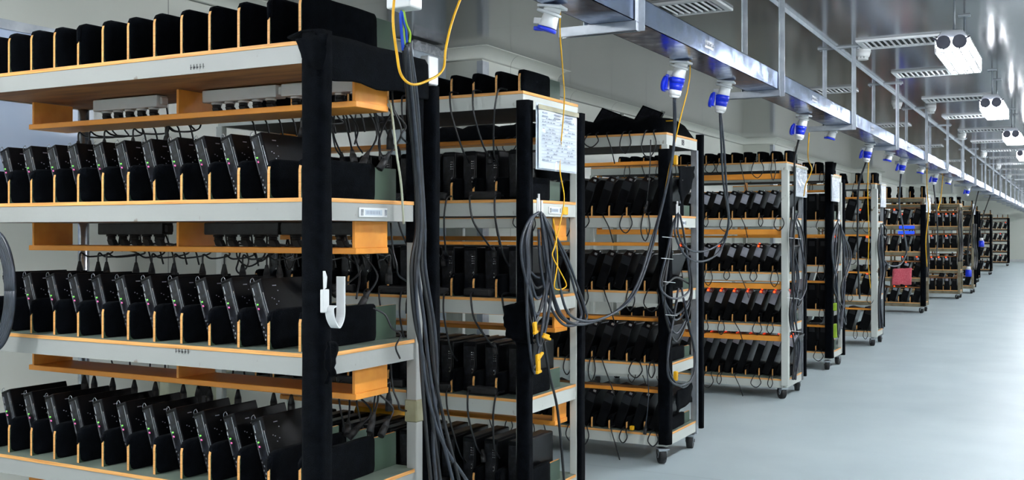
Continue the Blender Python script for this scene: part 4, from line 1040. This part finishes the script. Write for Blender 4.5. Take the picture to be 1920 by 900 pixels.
def holder(n, y0, w_, label, kids=True, zc=None):
    rk = RACKS[n]; z = (rk['lev'][1] - 0.046) if zc is None else zc
    r = empty('label_holder', (rk['X0'] + 0.001, rk['Y0'] + y0, z)); tag(r, label, 'label holder', 'shelf label holders')
    MB().box(0, 0.004, 0, w_, -0.017, 0.017).build('frame', 'white_plastic', r, bevel=0.001)
    MB().box(0.004, 0.0048, w_ * .2, w_ * .8, -0.010, 0.010).build('card', 'paper', r)
    m = MB()
    for q in range(9): m.box(0.0048, 0.0054, w_ * (.25 + q * .055), w_ * (.27 + q * .055), -0.006, 0.006)
    m.build('print', 'ink', r)
    for q in (0.06, 0.9): MB().box(0.004, 0.009, w_ * q, w_ * (q + .05), -0.011, 0.011).build('clip', 'metal_bright', r)
holder(1, 0.215, 0.17, 'clear label holder with clips on the second shelf end of the nearest rack')
holder(2, 0.26, 0.13, 'white label holder on the second shelf end of the second rack beside a yellow note')
holder(3, 0.28, 0.07, 'small label holder on the second shelf end of the rack marked 08')
holder(4, 0.2, 0.10, 'small label holder on the second shelf end of the fourth rack')
tag(MB().box(0, 0.006, 0, 0.05, -0.02, 0.018).build('sticky_note', 'yellow', None, (-2.210, 4.63, 1.565), bevel=0.001), 'small yellow note on the second shelf end of the second rack', 'note')
# 08 lettering on the third rack's top end rail
def text(body, size, loc_, parent=None, m_='ink_dark', nm='lettering', rotz=90):
    c = bpy.data.curves.new('t', 'FONT'); c.body = body; c.size = size; c.extrude = 0.0006; c.offset = size * 0.02; c.align_x = 'CENTER'; c.align_y = 'CENTER'
    t = bpy.data.objects.new('t', c); COL.objects.link(t); bpy.context.view_layer.update()
    me = bpy.data.meshes.new_from_object(t.evaluated_get(bpy.context.evaluated_depsgraph_get())); bpy.data.objects.remove(t)
    me.materials.clear(); me.materials.append(MATS[m_])
    return put(nm, me, parent, loc_, (R(90), 0, R(rotz)))
pl = MB().box(0, 0.003, 0, 0.30, -0.022, 0.022).build('number_plate', 'paint', None, (-2.2495, 6.36, 2.040), bevel=0.001); tag(pl, 'pale plate reading 08 on the top end rail of the third rack', 'number plate')
text('08', 0.052, (0.0036, 0.16, 0), pl)
text('08', 0.03, (0, 0, 0), pl) if False else None
# printed sheets in clear sleeves
def sleeve(n, u0, u1, v0, v1, X, label, lines=True):
    a = at_x(u0, v0, X); b = at_x(u1, v0, X); c = at_x(u0, v1, X)
    W_, H_ = b.y - a.y, a.z - c.z
    r = empty('document_sleeve', (X, a.y, a.z)); tag(r, label, 'document', 'printed sheets hung on the rack ends')
    MB().box(-0.004, -0.003, 0, W_, -H_, 0).build('sleeve', 'paper', r)
    m = MB(); N = 8; vs = []
    for i in range(N + 1):
        for j in range(N + 1):
            vs.append((0.004 * math.sin(i * 0.8) * math.cos(j * .7) + 0.004, W_ * (0.03 + .94 * i / N), -H_ * (0.03 + .95 * j / N)))
    fs = [(i * (N + 1) + j, (i + 1) * (N + 1) + j, (i + 1) * (N + 1) + j + 1, i * (N + 1) + j + 1) for i in range(N) for j in range(N)]
    K = len(vs); vs += [(x - 0.001, y, z) for x, y, z in vs]; fs += [tuple(K + q for q in reversed(f)) for f in fs]
    m.add(vs, fs, 0, True).build('printed_sheet', 'paper', r)
    if lines:
        m = MB(); rr = random.Random(n)
        for j in range(15):
            z = -H_ * (0.14 + 0.052 * j)
            if j in (0, 1):
                for q in range(3): m.box(0.009, 0.0095, W_ * (.1 + .28 * q), W_ * (.1 + .28 * q + rr.uniform(.1, .2)), z - 0.004, z + 0.003)
            else:
                m.box(0.009, 0.0093, W_ * .08, W_ * .92, z - 0.0006, z + 0.0006)
                y = .1
                while y < .85:
                    w2 = rr.uniform(.02, .08)
                    if rr.random() < .55: m.box(0.009, 0.0095, W_ * y, W_ * (y + w2), z + 0.004, z + 0.009)
                    y += w2 + .03
        m.build('printed_lines', 'ink', r)
        t = MB(); t.box(0.0095, 0.0105, 0, W_, -H_ * .10, -H_ * .03)
        t.build('tape_strip', 'tape', r)
sleeve(1, 1006, 1082, 191, 317, -2.145, 'printed table sheet in a clear sleeve hanging on the end of the second rack')
sleeve(2, 1491, 1513, 308, 368, -2.17, 'printed sheet in a clear sleeve on the end of the fourth rack')
sleeve(3, 1559, 1574, 327, 377, -2.2, 'printed sheet in a clear sleeve on the end of the fifth rack')
sleeve(4, 1651, 1661, 343, 388, -2.2, 'printed sheet in a clear sleeve on the end of the sixth rack')
sleeve(5, 1736, 1745, 365, 398, -2.377, 'printed sheet in a clear sleeve on the end of the rack with the towel', False)
sleeve(6, 1824, 1829, 382, 402, -2.118, 'tiny printed sheet far away on the ninth rack', False)
# yellow tape ends on the second rack's cables
for k, (u, v, w_, h_, rt) in enumerate([(1003, 615, 9, 22, 10), (1024, 631, 18, 10, -15), (1009, 682, 10, 36, 5), (1012, 668, 14, 6, 30)]):
    p = at_x(u, v, -2.12); s_ = 4.7 / 1960
    m = MB(); m.box(-0.006, 0.006, -w_ * s_ * .6, w_ * s_ * .6, -h_ * s_ / 2, h_ * s_ / 2); m.box(-0.004, 0.008, -w_ * s_ * .9, w_ * s_ * .9, -h_ * s_ / 2, -h_ * s_ / 2 + 0.012)
    o = m.build('cable_tape', 'yellow', None, p, bevel=0.002); o.rotation_euler = (R(rt), 0, 0)
    tag(o, 'yellow tape round the hanging cables of the second rack, %s from top' % ORD[k], 'tape', 'yellow tape on the cables')
for k, (u, v) in enumerate([(1185, 803), (1263, 300), (1263, 705)]):
    p = at_y(u, v, 6.19) if k == 0 else at_x(u + 4, v, -2.20)
    o = MB().box(-0.012, 0.012, -0.015, 0.015, -0.03 if k else -0.012, 0.03 if k else 0.016).build('tape_piece', 'yellow', None, p, bevel=0.004); tag(o, ['yellow scrap at the bottom shelf of the rack marked 08', 'yellow tape near the top of the felt post of the rack marked 08', 'yellow tape low on the felt post of the rack marked 08'][k], 'tape')
for k, (v, h_) in enumerate([(575, 12), (620, 22)]):
    p = at_x(1566, v, -2.23); o = MB().box(-0.012, 0.02, -0.05, 0.05, -h_ * .0033, h_ * .0033).build('tape_piece', 'yellow_green', None, p, bevel=0.003)
    tag(o, '%s yellow tape band on the fifth rack' % ['upper', 'lower'][k], 'tape')
# cable ties on the third rack's bundle
for k, (u, v) in enumerate([(1250, 446), (1248, 486), (1252, 530), (1256, 592), (1488, 448), (1484, 560), (1488, 622)]):
    X = -2.165 if u < 1400 else -2.125; a = at_x(u - 8, v - 2, X); b = at_x(u + 14, v, X)
    tag(MB().tube([a, b], 0.0022, 5, 0, 1).build('cable_tie', 'white_plastic'), 'white cable tie on the %s, %s from top' % ('rack marked 08' if k < 4 else 'fourth rack', ORD[k if k < 4 else k - 4]), 'cable tie', 'white cable ties')
# red towel, blue strips, blue connectors in the distance
a, b, c, d = at_y(1674, 504, 19.96), at_y(1710, 502, 19.96), at_y(1709, 534, 19.96), at_y(1672, 533, 19.96)
cloth('towel', [a, b, c, d], 10, 10, 0.012, 'red towel hanging over a shelf of the seventh rack', 'towel', m_='towel', seed=2, th=0.012)
for k, (u0, u1, v) in enumerate([(1686, 1714, 426), (1684, 1714, 436)]):
    a = at_y(u0, v, 19.98); b = at_y(u1, v, 19.98); o = MB().box(0, b.x - a.x, 0, 0.03, -0.025, 0.025).build('light_strip', 'lcd_blue', None, a, bevel=0.004)
    tag(o, '%s of two blue lit strips on the rack with the towel' % ['upper', 'lower'][k], 'light strip', 'blue lit strips')
for k, (u, v) in enumerate([(1840, 456), (1816, 511)]):
    p = at_x(u, v, -2.02); m = MB(); m.cyl((0, 0, -0.09), (0, 0, 0.06), 0.065, 16); o = m.build('hanging_connector', 'blue_plastic', None, p)
    MB().cyl((0, 0, 0.06), (0, 0, 0.13), 0.05, 16, r1=0.04).build('collar', 'white_plastic', o)
    MB().tube([(0, 0, 0.12), (-0.02, 0.02, 0.4), (0.05, 0, (TZ - p.z) * .6), (0.2, 0, TZ - p.z)], 0.014, 6).build('feeder_cord', 'cord', o)
    tag(o, 'blue connector with white collar hanging at the %s racks' % ['tenth', 'ninth'][k], 'connector', 'blue connectors hanging in the distance')
# wall box with louvres, behind the nearest rack
r = empty('ventilation_box', (-4.76, 4.52, 0.08)); tag(r, 'cream plastic box with louvres standing at the wall, seen under the third shelf of the nearest rack', 'ventilation box')
r['label'] = 'cream plastic louvred box at the wall, seen low behind the nearest rack'
MB().box(-0.08, 0.0, 0, 0.58, -0.075, 0.49).build('case', 'cream_plastic', r, bevel=0.015, seg=3)
MB().cyl((0.0, 0.28, 0.40), (0.004, 0.28, 0.40), 0.045, 24).build('badge', 'dark_slot', r)
MB().box(0.0, 0.003, 0.14, 0.48, 0.05, 0.33).build('louvre_opening', 'dark_slot', r)
m = MB()
for q in range(6): m.box(0.0, 0.012, 0.13, 0.49, 0.05 + q * 0.055, 0.056 + q * 0.055)
m.box(0.0, 0.013, 0.27, 0.28, 0.05, 0.33)
m.build('louvre', 'cream_plastic', r)
MB().box(0.0, 0.003, 0.505, 0.535, 0.0, 0.27).build('side_slot', 'dark_slot', r, bevel=0.001)
# foil duct against the wall
m = MB(); m.box(-4.85, -4.6, 6.9, 7.4, 0, 2.98); o = m.build('wall_duct', 'foil', bevel=0.01); tag(o, 'foil-covered duct running up the wall beside the first pier, behind the racks', 'duct')
m = MB(); rr = random.Random(2); vs = []
for q in range(20):
    y = 6.9 + q * 0.5 / 19; vs += [(-4.592, y, 2.9), (-4.592, y, 2.985 - rr.uniform(0, .03)), (-4.598, y, 2.985), (-4.598, y, 2.9)]
fs = [(4 * q + k, 4 * q + (k + 1) % 4, 4 * q + 4 + (k + 1) % 4, 4 * q + 4 + k) for q in range(19) for k in range(4)]
m.add(vs, fs).build('foil_edge', 'metal_bright', o)
for q in (1.9, 1.75): MB().box(-4.602, -4.596, 6.9, 7.4, q, q + 0.05).build('foil_band', 'metal_bright', o)
tag(MB().box(-0.02, 0.02, -0.02, 0.05, 0, 0.11).build('junction_box', 'white_plastic', None, (-2.205, 3.405, 2.03), bevel=0.004), 'small white box at the top rear corner of the nearest rack', 'junction box')
lump(-3.5, -3.22, 4.4, 4.75, 2.106, lambda s, t: 0.16, 'black felt lump on the top shelf at the left of the second rack', 8, 8, 'felt_bundle')
# yellow tub on the second rack's bottom shelf
t = MB(); t.prism(rounded(0, 0.16, 0, 0.275, 0.06), 0, 0, 0.25, 0, True); t.build('yellow_tub', 'yellow', None, (-3.5, 4.66, 0.242), bevel=0.004)
o = bpy.data.objects['yellow_tub']; tag(o, 'yellow plastic tub standing behind the machines on the bottom shelf of the second rack', 'tub')
# pencilled marks on the shelf edges of the nearest rack
for (u, v, lb) in ((368, 125, 'top'), (340, 658, 'third')):
    c = at_y(u, v, 2.738); m = MB(); rr = random.Random(u)
    for q in range(5):
        x = c.x - 0.03 + q * 0.015; m.box(x, x + 0.009, 2.7375, 2.7385, c.z - 0.005 + rr.uniform(0, .003), c.z - 0.002 + rr.uniform(0, .003)); m.box(x + 0.002, x + 0.004, 2.7375, 2.7385, c.z - 0.009, c.z + 0.009)
    o = m.build('pen_mark', 'ink_dark'); o.parent = RACKS[1]['r']; o.matrix_parent_inverse = Matrix.Translation((2.20, -2.74, 0))
